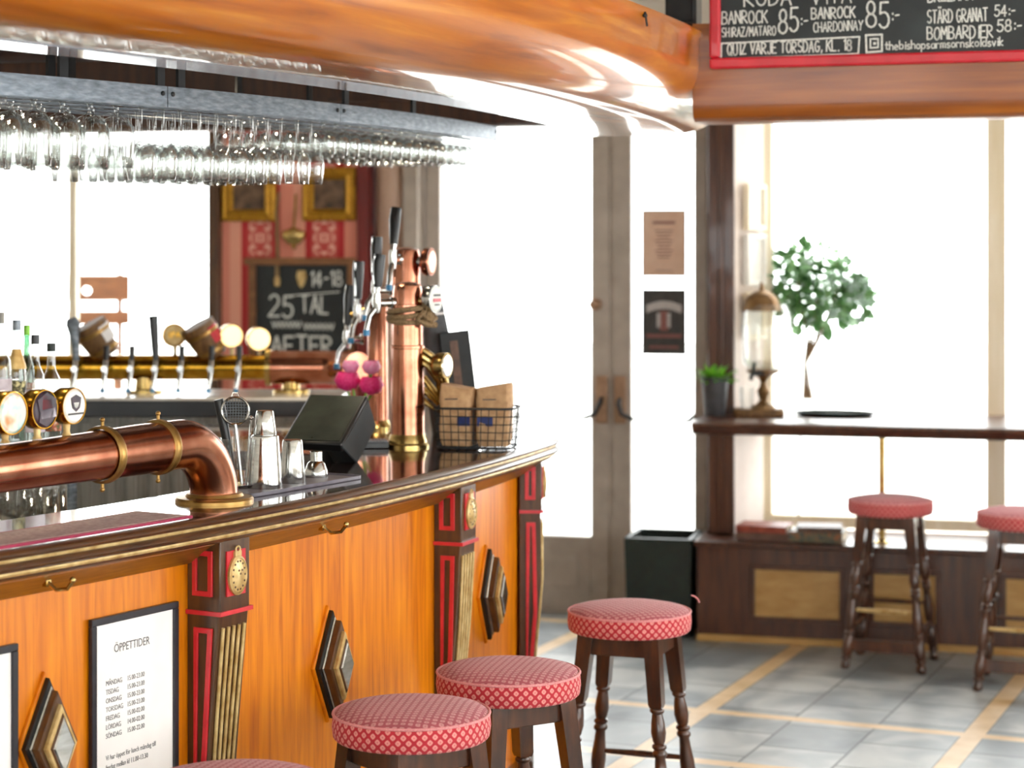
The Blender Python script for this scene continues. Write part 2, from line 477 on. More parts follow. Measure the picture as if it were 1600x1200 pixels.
def tag(o, label=None, cat=None, group=None, kind=None):
    if label: o['label'] = label
    if cat: o['category'] = cat
    if group: o['group'] = group
    if kind: o['kind'] = kind
    return o

def thing(name, label, cat, loc=(0, 0, 0), rz=0.0, group=None):
    o = bpy.data.objects.new(name, None)
    o.empty_display_size = .1
    COL.objects.link(o)
    o.location = loc
    o.rotation_euler = (0, 0, rz)
    return tag(o, label, cat, group)

def dup(root, loc, rz=0.0, label=None, group=None):
    r = root.copy()
    COL.objects.link(r)
    r.location = loc
    r.rotation_euler = (0, 0, rz)
    if label: r['label'] = label
    if group: r['group'] = group
    for ch in list(root.children):
        c = ch.copy()
        COL.objects.link(c)
        c.parent = r
        for g in ch.children:
            d = g.copy()
            COL.objects.link(d)
            d.parent = c
    return r

def text_mesh(name, body, size, k, parent, mx, align='LEFT', xs=1.0):
    cu = bpy.data.curves.new(name, 'FONT')
    cu.body = body
    cu.size = size
    cu.align_x = align
    cu.extrude = .0003
    cu.resolution_u = 3
    t = bpy.data.objects.new(name, cu)
    COL.objects.link(t)
    bpy.context.view_layer.update()
    me = bpy.data.meshes.new_from_object(t)
    bpy.data.objects.remove(t)
    bpy.data.curves.remove(cu)
    me.name = name
    me.transform(mx @ Matrix.Diagonal((xs, 1, 1, 1)))
    me.materials.clear()
    me.materials.append(M[k])
    o = bpy.data.objects.new(name, me)
    COL.objects.link(o)
    o.parent = parent
    return o

UP = Matrix.Rotation(R(90), 4, 'X')          # text lying in xy -> standing, facing local -y

# hand lettering: single strokes in a 1 x 1.6 box
def _arc(cx, cy, rx, ry, a0, a1, n=8):
    return [(cx + rx * math.cos(R(a0 + (a1 - a0) * i / n)), cy + ry * math.sin(R(a0 + (a1 - a0) * i / n))) for i in range(n + 1)]
G = {
 'A': [[(0, 0), (.5, 1.6), (1, 0)], [(.2, .6), (.8, .6)]],
 'B': [[(0, 0), (0, 1.6)], [(0, 1.6)] + _arc(.4, 1.22, .45, .38, 90, -90) + [(0, .84)], [(0, .84)] + _arc(.4, .42, .55, .42, 90, -90) + [(0, 0)]],
 'C': [_arc(.55, .8, .5, .8, 50, 310)],
 'D': [[(0, 0), (0, 1.6)], [(0, 1.6)] + _arc(.25, .8, .7, .8, 90, -90) + [(0, 0)]],
 'E': [[(.9, 1.6), (0, 1.6), (0, 0), (.9, 0)], [(0, .82), (.7, .82)]],
 'F': [[(.9, 1.6), (0, 1.6), (0, 0)], [(0, .82), (.7, .82)]],
 'G': [_arc(.55, .8, .5, .8, 50, 330) + [(1, .75), (.6, .75)]],
 'H': [[(0, 0), (0, 1.6)], [(.9, 0), (.9, 1.6)], [(0, .8), (.9, .8)]],
 'I': [[(.4, 0), (.4, 1.6)]],
 'J': [[(.8, 1.6), (.8, .4)] + _arc(.45, .4, .35, .4, 0, -170)],
 'K': [[(0, 0), (0, 1.6)], [(.9, 1.6), (0, .7)], [(.25, .95), (.95, 0)]],
 'L': [[(0, 1.6), (0, 0), (.85, 0)]],
 'M': [[(0, 0), (.1, 1.6), (.55, .6), (1, 1.6), (1.1, 0)]],
 'N': [[(0, 0), (0, 1.6), (.9, 0), (.9, 1.6)]],
 'O': [_arc(.5, .8, .5, .8, 90, 450, 14)],
 'P': [[(0, 0), (0, 1.6)] + _arc(.35, 1.2, .55, .42, 90, -90) + [(0, .76)]],
 'Q': [_arc(.5, .8, .5, .8, 90, 450, 14), [(.6, .4), (1, -.1)]],
 'R': [[(0, 0), (0, 1.6)] + _arc(.35, 1.2, .5, .4, 90, -90) + [(.1, .8), (.95, 0)]],
 'S': [_arc(.5, 1.2, .42, .4, 40, 270, 7) + _arc(.5, .4, .45, .4, 90, -150, 7)],
 'T': [[(0, 1.6), (1, 1.6)], [(.5, 1.6), (.5, 0)]],
 'U': [[(0, 1.6), (0, .45)] + _arc(.45, .45, .45, .45, 180, 360) + [(.9, 1.6)]],
 'V': [[(0, 1.6), (.5, 0), (1, 1.6)]],
 'W': [[(0, 1.6), (.3, 0), (.6, 1.1), (.9, 0), (1.2, 1.6)]],
 'X': [[(0, 1.6), (.9, 0)], [(.9, 1.6), (0, 0)]],
 'Y': [[(0, 1.6), (.5, .8), (1, 1.6)], [(.5, .8), (.4, 0)]],
 'Z': [[(0, 1.6), (.9, 1.6), (0, 0), (.95, 0)]],
 '1': [[(.2, 1.3), (.5, 1.6), (.5, 0)]],
 '2': [_arc(.45, 1.15, .42, .45, 160, -40) + [(0, 0), (.95, 0)]],
 '4': [[(.7, 0), (.7, 1.6), (0, .5), (1, .5)]],
 '5': [[(.85, 1.6), (.15, 1.6), (.1, .9)] + _arc(.42, .5, .48, .5, 110, -150)],
 '8': [_arc(.5, 1.2, .36, .4, 270, 630, 12), _arc(.5, .4, .46, .41, 90, 450, 12)],
 ':': [[(.3, .25), (.3, .4)], [(.3, .95), (.3, 1.1)]],
 '-': [[(.1, .75), (.7, .8)]],
 ',': [[(.3, .15), (.15, -.25)]],
 '.': [[(.3, 0), (.3, .14)]],
 '/': [[(0, -.1), (.7, 1.6)]],
 'a': [_arc(.4, .45, .38, .45, 60, 420, 10), [(.8, .9), (.8, 0)]],
 'b': [[(0, 1.6), (0, 0)], _arc(.4, .45, .4, .45, 180, 540, 10)],
 'd': [[(.8, 1.6), (.8, 0)], _arc(.4, .45, .4, .45, 0, 360, 10)],
 'e': [[(.05, .5), (.75, .5)] + _arc(.4, .45, .38, .45, 10, 310, 9)],
 'h': [[(0, 1.6), (0, 0)], [(0, .6)] + _arc(.38, .55, .36, .38, 150, 0, 6) + [(.74, 0)]],
 'i': [[(.2, 0), (.2, .9)], [(.2, 1.2), (.2, 1.32)]],
 'k': [[(0, 1.6), (0, 0)], [(.65, .95), (0, .4), (.7, 0)]],
 'l': [[(.2, 1.6), (.2, 0)]],
 'm': [[(0, .9), (0, 0)], [(0, .6)] + _arc(.25, .6, .25, .3, 150, 0, 5) + [(.5, 0)], [(.5, .6)] + _arc(.75, .6, .25, .3, 150, 0, 5) + [(1, 0)]],
 'n': [[(0, .9), (0, 0)], [(0, .6)] + _arc(.36, .55, .34, .35, 150, 0, 6) + [(.7, 0)]],
 'o': [_arc(.4, .45, .38, .45, 90, 450, 10)],
 'p': [[(0, .9), (0, -.6)], _arc(.4, .45, .4, .45, 180, 540, 10)],
 'r': [[(0, .9), (0, 0)], [(0, .6)] + _arc(.35, .55, .33, .35, 150, 40, 4)],
 's': [_arc(.35, .67, .3, .23, 40, 270, 5) + _arc(.35, .22, .32, .23, 90, -150, 5)],
 't': [[(.3, 1.4), (.3, .15), (.6, 0)], [(0, .9), (.65, .9)]],
 'v': [[(0, .9), (.35, 0), (.7, .9)]],
}
def stroke(bm, pts, wd, jit=0.0, y=0.0):
    """ribbon along 2D points (local x, z), lying at local y"""
    pts = [Vector((p[0], p[1])) for p in pts]
    for a, b in zip(pts, pts[1:]):
        d = b - a
        if d.length < 1e-6:
            continue
        d.normalize()
        n = Vector((-d.y, d.x)) * wd * .5
        a2, b2 = a - d * wd * .3, b + d * wd * .3
        bm.faces.new([bm.verts.new((p.x, y, p.y)) for p in (a2 - n, b2 - n, b2 + n, a2 + n)])

def letter(bm, s, x0, x1, z0, z1, wd, y=0.0, slope=0.0, jit=.04):
    """fit the words into x0..x1 and z0..z1"""
    adv = []
    for ch in s:
        if ch == ' ':
            adv.append(.7)
        else:
            base = {'Ö': 'O', 'Ä': 'A', 'Å': 'A'}.get(ch, ch)
            adv.append(max(p[0] for st in G[base] for p in st) + .3)
    tot = sum(adv) - .3
    kx, kz = (x1 - x0) / tot, (z1 - z0) / 1.6
    x = 0
    for ch, a in zip(s, adv):
        if ch != ' ':
            base = {'Ö': 'O', 'Ä': 'A', 'Å': 'A'}.get(ch, ch)
            sts = [list(st) for st in G[base]]
            if base != ch:
                sts += [[(.25, 1.85), (.25, 2.0)], [(.7, 1.85), (.7, 2.0)]]
            dz = random.uniform(-jit, jit) * 1.6
            sk = random.uniform(-jit, jit)
            for st in sts:
                stroke(bm, [(x0 + (x + p[0] + p[1] * sk) * kx, z0 + (p[1] + dz) * kz + slope * (x + p[0]) * kx) for p in st], wd, 0, y)
        x += a

class Plane:
    """a vertical plane through (ox, oy), its local x turned by ang; pixels of the photo are read on it once to get real sizes"""
    def __init__(self, ox, oy, ang, z=0.0):
        self.o, self.a, self.z = Vector((ox, oy)), ang, z
        self.t = Vector((math.cos(ang), math.sin(ang)))
        self.n = Vector((math.sin(ang), -math.cos(ang)))      # towards the room, local -y
    def u(self, px, d=0.0):
        k = (px - HX) / F
        p = self.o + self.n * d
        return (k * p.y - p.x) / (self.t.x - k * self.t.y)
    def pt(self, u, d=0.0, z=0.0):
        p = self.o + self.t * u + self.n * d
        return Vector((p.x, p.y, z))
    def z_of(self, px, py, d=0.0):
        return CZ - (py - HY) * self.pt(self.u(px, d), d).y / F

def at(px, py, Y):
    return Vector(((px - HX) / F * Y, Y, CZ - (py - HY) * Y / F))

def down(px, py, z):
    """the point of the horizontal surface at height z that the photo shows at that pixel"""
    return at(px, py, (CZ - z) * F / (py - HY))

# ------------------------------------------------------------------ the room
AW = math.atan(-.25)
W = Plane(.46, 9.85, AW)
XR, XL, YB, HC = 3.9, -5.6, -3.2, 2.95
def wall_y(x): return 9.85 - .25 * (x - .46)

bm = B()
prism(bm, [(XL - .3, YB - .3), (XR + .3, YB - .3), (XR + .3, wall_y(XR) + .05), (XL - .3, wall_y(XL) + .05)], -.12, 0)
M['floor'] = None
def set_floor_phase():
    global FLOOR_PHASE
    # strip lines pass through the two floor points read from the photo
    a = R(-66.9)
    def loc(p):
        return (p.x * math.cos(a) - p.y * math.sin(a), p.x * math.sin(a) + p.y * math.cos(a))
    p1 = loc(down(1114, 1100, 0))      # middle of a strip running away
    p2 = loc(down(1150, 1115, 0))      # middle of a crossing strip
    FLOOR_PHASE = ((.035 / 2.3 - p2[0] / 2.3) % 1.0, (.039 - p1[1] / 1.02) % 1.0)
set_floor_phase()
M['floor'] = floor_mat()
tag(mesh('floor', bm, 'floor', smooth=0), 'grey slate tile floor with pale wooden strips', 'floor', kind='structure')

bm = B()
prism(bm, [(XL - .3, YB - .3), (XR + .3, YB - .3), (XR + .3, wall_y(XR) + .4), (XL - .3, wall_y(XL) + .4)], HC, HC + .12)
tag(mesh('ceiling', bm, 'wallbeige', smooth=0), 'pale plaster ceiling above the bar', 'ceiling', kind='structure')

# front wall, in its own frame (x along the wall, y into it)
uL, uR = W.u(-800), W.u(2140)
uL = (XL - .46) / math.cos(AW)
uR = (XR - .46) / math.cos(AW)
u_w1, u_paper0, u_paper1 = W.u(330), W.u(347), W.u(562)
u_d0, u_d1 = W.u(640), W.u(1106)
u_w2 = W.u(1186)
bm = B()
ZT = 2.62
box(bm, uL, uR, 0, .22, ZT, HC, 0)                         # header
box(bm, uL, u_w1, 0, .22, 0, .9, 0)                        # below the left window
box(bm, uL, uL + .5, 0, .22, .9, ZT, 0)
box(bm, u_paper0, u_paper1, 0, .22, 0, ZT, 1)              # papered pier
box(bm, u_d1, u_w2, 0, .22, 0, ZT, 0)
box(bm, u_w2, uR, 0, .22, 0, .43, 0)
tag(mesh('wall_front', bm, ['wallbeige', 'wallpaper'], smooth=0, loc=(W.o.x, W.o.y, 0), rz=AW), 'front wall with a striped red papered pier', 'wall', kind='structure')

bm = B()
box(bm, W.u(330), u_paper0, -.05, .22, 0, ZT)
tag(mesh('trim_1', bm, 'pilaster', bevel=.006, loc=(W.o.x, W.o.y, 0), rz=AW), 'dark wooden post at the left edge of the red papered pier', 'trim', kind='structure')
bm = B()
box(bm, u_paper1, W.u(580), -.05, .22, 0, ZT)
tag(mesh('trim_2', bm, 'terracottared', bevel=.006, loc=(W.o.x, W.o.y, 0), rz=AW), 'dark red board at the right edge of the papered pier', 'trim', kind='structure')
bm = B()
r0 = (W.u(632) - W.u(581)) / 2
lathe(bm, [(r0, 0), (r0, ZT)], 40, Matrix.Translation((W.u(606), .07, 0)))
tag(mesh('trim_3', bm, 'pinkcol', loc=(W.o.x, W.o.y, 0), rz=AW), 'round pinkish brown column beside the entrance door', 'trim', kind='structure')

# side and back walls
def wall_with_openings(name, label, along, lo, hi, at_c, thick, openings, sign):
    bm = B()
    def seg(a, b, z0, z1):
        if b - a < 1e-4: return
        if along == 'y':
            box(bm, at_c, at_c + sign * thick, a, b, z0, z1)
        else:
            box(bm, a, b, at_c, at_c + sign * thick, z0, z1)
    cur = lo
    for a, b, z0, z1 in openings:
        seg(cur, a, 0, HC)
        seg(a, b, 0, z0)
        seg(a, b, z1, HC)
        cur = b
    seg(cur, hi, 0, HC)
    return tag(mesh(name, bm, 'wallbeige', smooth=0), label, 'wall', kind='structure')
RO = [(-2.4, .3, .55, 2.6), (.7, 3.3, .55, 2.6), (3.7, 6.3, .55, 2.6)]
wall_with_openings('wall_right', 'pale right wall with three tall windows', 'y', YB, wall_y(XR) + .1, XR, .22, RO, 1)
BO = [(-4.6, -2.2, .7, 2.6), (-1.4, 1.0, .7, 2.6), (1.5, 3.4, .7, 2.6)]
wall_with_openings('wall_back', 'pale back wall with windows behind the camera', 'x', XL, XR, YB, .22, BO, -1)
wall_with_openings('wall_left', 'plain pale left wall', 'y', YB, wall_y(XL) + .1, XL, .22, [], -1)

def window(name, label, loc, rz, wdt, z0, z1, mull, k='cream', fr=.07, dep=.1):
    t = thing(name, label, 'window', loc, rz)
    t['kind'] = 'structure'
    bm = B()
    box(bm, 0, wdt, -dep / 2, dep / 2, z0, z0 + fr)
    box(bm, 0, wdt, -dep / 2, dep / 2, z1 - fr, z1)
    box(bm, 0, fr, -dep / 2, dep / 2, z0 + fr, z1 - fr)
    box(bm, wdt - fr, wdt, -dep / 2, dep / 2, z0 + fr, z1 - fr)
    mesh('window_frame', bm, k, t, bevel=.008)
    for a, b in mull:
        bm = B()
        box(bm, a, b, -dep * .45, dep * .45, z0 + fr, z1 - fr)
        mesh('mullion', bm, k, t, bevel=.006)
    bm = B()
    box(bm, fr * .5, wdt - fr * .5, -.004, .004, z0 + fr * .5, z1 - fr * .5)
    mesh('pane', bm, 'pane', t, smooth=0)
    return t
for i, (a, b, z0, z1) in enumerate(RO):
    window('window_%d' % (i + 3), ['right wall window nearest the back wall', 'middle window of the right wall', 'right wall window nearest the menu board'][i], (XR + .11, a, 0), R(90), b - a, z0, z1, [((b - a) / 2 - .03, (b - a) / 2 + .03)])
for i, (a, b, z0, z1) in enumerate(BO):
    window('window_%d' % (i + 6), ['back wall window nearest the left wall', 'middle window of the back wall', 'back wall window nearest the right wall'][i], (a, YB - .11, 0), 0, b - a, z0, z1, [((b - a) / 2 - .03, (b - a) / 2 + .03)])

p = W.pt(uL + .5, -.1)
window('window_1', 'tall front window behind the beer taps, left of the red papered pier', (p.x, p.y, 0), AW, u_w1 - uL - .5, .9, ZT, [(W.u(95) - uL - .5, W.u(108) - uL - .5), (W.u(-330) - uL - .5, W.u(-317) - uL - .5)], fr=.05, dep=.045)
p = W.pt(u_w2, -.1)
window('window_2', 'wide front window behind the bar shelf and stools', (p.x, p.y, 0), AW, uR - u_w2, .45, ZT, [(W.u(1541) - u_w2, W.u(1572) - u_w2)], fr=.055)

# entrance: grey frame and two glazed doors
t = thing('trim_4', 'taupe painted frame around the two glazed entrance doors', 'trim', (W.o.x, W.o.y, 0), AW)
t['kind'] = 'structure'
bm = B()
box(bm, W.u(632), W.u(655), -.03, .2, 0, ZT)
box(bm, W.u(655), W.u(660), .03, .2, 0, ZT)
box(bm, W.u(1086), u_d1, -.03, .2, 0, ZT)
box(bm, W.u(655), W.u(1086), 0, .2, 2.52, ZT)
box(bm, W.u(655), W.u(1086), .02, .2, 0, .008)
mesh('door_frame', bm, 'greydoor', t, bevel=.006)

def door(name, label, u0, u1, gl, gr, zk, hand, bar_side):
    t = thing(name, label, 'door', (W.o.x, W.o.y, 0), AW)
    t['kind'] = 'structure'
    y0, y1 = .05, .1
    bm = B()
    box(bm, u0, gl, y0, y1, .01, 2.51)
    box(bm, gr, u1, y0, y1, .01, 2.51)
    box(bm, gl, gr, y0, y1, .01, zk)
    box(bm, gl, gr, y0, y1, 2.4, 2.51)
    if hand == 'l':
        box(bm, u0 - .022, u0 + .0, y0 + .012, y1 - .012, .01, 2.51)
    mesh('door_leaf', bm, 'greydoor', t, bevel=.006)
    bm = B()
    box(bm, gl + .06, gr - .06, y0 - .008, y0, .12, zk - .08)
    mesh('kick_panel', bm, 'greydoor', t, bevel=.004)
    bm = B()
    box(bm, gl - .01, gr + .01, .072, .078, zk - .01, 2.41)
    mesh('pane', bm, 'pane', t, smooth=0)
    zb = W.z_of(940, 643)
    uh = (u1 - .035) if hand == 'r' else (u0 + .04)
    bm = B()
    box(bm, uh - .03, uh + .03, y0 - .025, y0, zb - .06, zb + .17)
    hp = mesh('lock_plate', bm, 'platetan', t, bevel=.006)
    bm = B()
    s = -1 if hand == 'r' else 1
    tube(bm, [(uh, y0 - .02, zb + .06), (uh, y0 - .07, zb + .04), (uh + s * .02, y0 - .08, zb - .01), (uh + s * .07, y0 - .08, zb - .03)], .011, 10)
    mesh('crank', bm, 'blackmatte', t)
    bm = B()
    far = (gl + .02) if hand == 'r' else (gr - .02)
    tube(bm, [(uh + s * .06, y0 - .08, zb - .03), (far, y0 - .08, zb - .035)], .008, 10)
    tube(bm, [(far, y0 - .08, zb - .035), (far + s * .015, y0 - .06, zb - .02), (far + s * .03, y0, zb + .0)], .011, 10)
    mesh('panic_bar', bm, 'darkgreen', t)
    return t
d1 = door('door_1', 'wider glazed entrance door with a taupe kick panel', W.u(661), W.u(949), W.u(683), W.u(920), .37, 'r', -1)
d2 = door('door_2', 'narrower glazed entrance door with two posters on its glass', W.u(954), W.u(1085), W.u(983), W.u(1084), .37, 'l', 1)
bm = B()
lathe(bm, [(.026, 0), (.03, .012), (.02, .05), (.026, .06), (.014, .07)], 16, Matrix.Translation((W.u(929), .05, W.z_of(929, 476))) @ Matrix.Rotation(R(90), 4, 'X'))
mesh('lock_knob', bm, 'platetan', d1)

# timber post, plaster reveal beside the right window
bm = B()
box(bm, W.u(1106, .3), W.u(1147, .3), -.3, -.02, .452, 2.75)
box(bm, W.u(1122, .3), W.u(1131, .3), -.312, -.3, .452, 2.75)
tag(mesh('trim_5', bm, 'darkwood', bevel=.006, loc=(W.o.x, W.o.y, 0), rz=AW), 'dark brown timber post between the door and the right window', 'trim', kind='structure')
bm = B()
a, b = W.u(1147, .28) + .002, W.u(1190, .0)
prism(bm, [(a, -.28), (b + .01, -.01), (b - .06, -.005), (a, -.02)], .452, ZT)
tag(mesh('trim_6', bm, 'reveal', smooth=0, loc=(W.o.x, W.o.y, 0), rz=AW), 'pinkish white plaster reveal beside the right window', 'trim', kind='structure')

# outside: pale paving, terrace
bm = B()
prism(bm, [(-14, wall_y(-14) + .06), (16, wall_y(16) + .06), (18, 40), (-16, 40)], -.14, -.02)
tag(mesh('ground_outside', bm, 'pave', smooth=0), 'pale paving outside the windows', 'ground', kind='structure')

# ------------------------------------------------------------------ the curved bar
A0, KB = R(55.5), R(6.9)
P0 = Vector((-1.019, 4.077))
def C(s, off=0.0, z=0.0):
    a = A0 + KB * s
    x = P0.x + (math.sin(a) - math.sin(A0)) / KB + off * math.sin(a)
    y = P0.y - (math.cos(a) - math.cos(A0)) / KB - off * math.cos(a)
    return Vector((x, y, z))
def ang(s): return A0 + KB * s
def S(px, off=0.0):
    k = (px - HX) / F
    lo, hi = -1.0, 3.2
    for _ in range(50):
        m = (lo + hi) / 2
        p = C(m, off)
        if p.x < k * p.y: lo = m
        else: hi = m
    return lo
def SA(x, y):
    """curve parameter and offset of a place"""
    best = min((( C(i * .01).xy - Vector((x, y))).length, i * .01) for i in range(-160, 330))
    s = best[1]
    a = ang(s)
    d = Vector((x, y)) - C(s).xy
    return s, d.x * math.sin(a) - d.y * math.cos(a)

SE, RC = 2.72, .24              # where the front turns the corner
def CB(s, off=0.0, z=0.0):
    """like C, but following the rounded corner of the bar past SE"""
    if s <= SE:
        return C(s, off, z)
    a = ang(SE)
    b = (s - SE) / RC
    nrm, drc = Vector((math.sin(a), -math.cos(a))), Vector((math.cos(a), math.sin(a)))
    q = C(SE, -RC).xy + (nrm * math.cos(b) + drc * math.sin(b)) * (RC + off)
    return Vector((q.x, q.y, z))
def angB(s): return ang(s) if s <= SE else ang(SE) + (s - SE) / RC
def outer(off, s0=-1.7, side=1.05, step=.1):
    pts = []
    n = int(round((SE - s0) / step))
    for i in range(n + 1):
        pts.append(C(s0 + (SE - s0) * i / n, off).xy)
    a = ang(SE)
    nrm, drc = Vector((math.sin(a), -math.cos(a))), Vector((math.cos(a), math.sin(a)))
    c = C(SE, -RC).xy
    for i in range(1, 11):
        b = PI / 2 * i / 10
        pts.append(c + (nrm * math.cos(b) + drc * math.sin(b)) * (RC + off))
    e = pts[-1]
    for i in range(1, 4):
        pts.append(e - nrm * side * i / 3)
    return pts

def sweep(bm, prof, mi=0, closed=True, **kw):
    """prof: (off, z) points; swept along the bar's outer line"""
    cols = [outer(o, **kw) for o, z in prof]
    rows = [[Vector((cols[j][i].x, cols[j][i].y, prof[j][1])) for j in range(len(prof))] for i in range(len(cols[0]))]
    loft(bm, rows, closed, mi)

bar = thing('bar_counter', 'curved wooden bar counter with honey oak front and dark glossy top', 'bar', (0, 0, 0))
TOP = 1.15
bm = B()
out = outer(-.012)
e = out[-1]
inner = [C(2.04, -1.1).xy, C(2.02, -.40).xy] + [C(1.95 - .15 * i, -.36).xy for i in range(25)]
prism(bm, [tuple(p) for p in out + inner], 1.092, TOP)
mesh('bar_top', bm, 'bartop', bar, smooth=30, bevel=.004)
bm = B()
sweep(bm, [(-.014, 1.150), (.0, 1.149), (.010, 1.145), (.013, 1.139), (.010, 1.133), (.0, 1.131), (.0, 1.125), (.010, 1.121), (.014, 1.114), (.010, 1.107), (-.002, 1.103), (-.006, 1.098), (-.012, 1.088), (-.022, 1.082), (-.034, 1.080), (-.034, 1.091), (-.014, 1.0915)])
mesh('edge_moulding', bm, 'molding', bar, smooth=50)
for o, z, r in ((.0005, 1.128, .0045), (-.004, 1.1, .0055)):
    bm = B()
    tube(bm, [(q.x, q.y, z) for q in outer(o)], r, 8)
    mesh('gilt_bead', bm, 'gilt', bar)
bm = B()
sweep(bm, [(-.035, 1.0915), (-.035, 1.078), (-.05, 1.07), (-.095, 1.035), (-.105, 1.03), (-.14, 1.03), (-.14, 1.0915)])
mesh('frieze', bm, 'frieze', bar, smooth=40)
bm = B()
sweep(bm, [(-.07, .0), (-.07, .10), (-.085, .125), (-.13, .125), (-.13, 0)])
mesh('plinth', bm, 'molding', bar, smooth=40)
# panels between the pilasters
PO = -.115
PIL = []
for cx, dep in ((344, .095), (721, .085)):
    PIL.append((S(cx, PO + dep), dep))
PIL.append((SE + RC * R(19) - .075, .072))
WP = .112                                    # pilaster width along the bar
def panel(s0, s1):
    bm = B()
    n = max(2, int((s1 - s0) / .04))
    rows = []
    for i in range(n + 1):
        s = s0 + (s1 - s0) * i / n
        rows.append([CB(s, PO, .02), CB(s, PO, 1.06), CB(s, PO - .03, 1.06), CB(s, PO - .03, .02)])
    loft(bm, rows)
    mesh('front_panel', bm, 'panel', bar, smooth=30)
panel(-1.7, PIL[0][0] + .02); panel(PIL[0][0] + WP - .02, PIL[1][0] + .02); panel(PIL[1][0] + WP - .02, PIL[2][0] + .04)
panel(PIL[2][0] + WP - .04, SE + RC * PI / 2)
bm = B()
q0, q1 = outer(PO)[-4], outer(PO)[-1]
dq = (q1 - q0)
nq = Vector((dq.y, -dq.x)).normalized() * .03
prism(bm, [tuple(q0), tuple(q1), tuple(q1 - nq), tuple(q0 - nq)], .02, 1.06)
mesh('front_panel', bm, 'panel', bar, smooth=0)
# inside of the bar: work shelf and back boards
bm = B()
rows = [[C(-1.7 + .25 * i, -.30, .02), C(-1.7 + .25 * i, -.30, 1.09), C(-1.7 + .25 * i, -.33, 1.09), C(-1.7 + .25 * i, -.33, .02)] for i in range(15)]
loft(bm, rows)
mesh('inner_board', bm, 'blackmatte', bar)
bm = B()
rows = [[C(-1.7 + .25 * i, -.33, .9), C(-1.7 + .25 * i, -.33, .94), C(-1.7 + .25 * i, -.82, .94), C(-1.7 + .25 * i, -.82, .9)] for i in range(15)]
loft(bm, rows)
mesh('work_shelf', bm, 'blackmatte', bar)
for i in range(5):
    bm = B()
    q = C(-1.6 + .8 * i, -.8)
    tube(bm, [(q.x, q.y, 0), (q.x, q.y, .9)], .02, 10)
    mesh('shelf_leg', bm, 'steel', bar)

def frame_loop(bm, pts, wd, th, mx):
    """flat ring following a polygon (local x, z), thickness along local -y"""
    c = Vector((sum(p[0] for p in pts) / len(pts), sum(p[1] for p in pts) / len(pts)))
    n = len(pts)
    inn = []
    for i in range(n):
        p0, p, p1 = (Vector(pts[(i + k) % n]) for k in (-1, 0, 1))
        a, b = (p - p0).normalized(), (p1 - p).normalized()
        na, nb = Vector((-a.y, a.x)), Vector((-b.y, b.x))
        if na.dot(c - p) < 0: na = -na
        if nb.dot(c - p) < 0: nb = -nb
        m = (na + nb)
        inn.append(p + m * (wd / max(.2, 1 + na.dot(nb))))
    rows = []
    for i in range(n + 1):
        o, q = Vector(pts[i % n]), inn[i % n]
        rows.append([mx @ Vector((o.x, 0, o.y)), mx @ Vector((o.x, -th, o.y)), mx @ Vector((q.x, -th, q.y)), mx @ Vector((q.x, 0, q.y))])
    loft(bm, rows, True, 0, False)

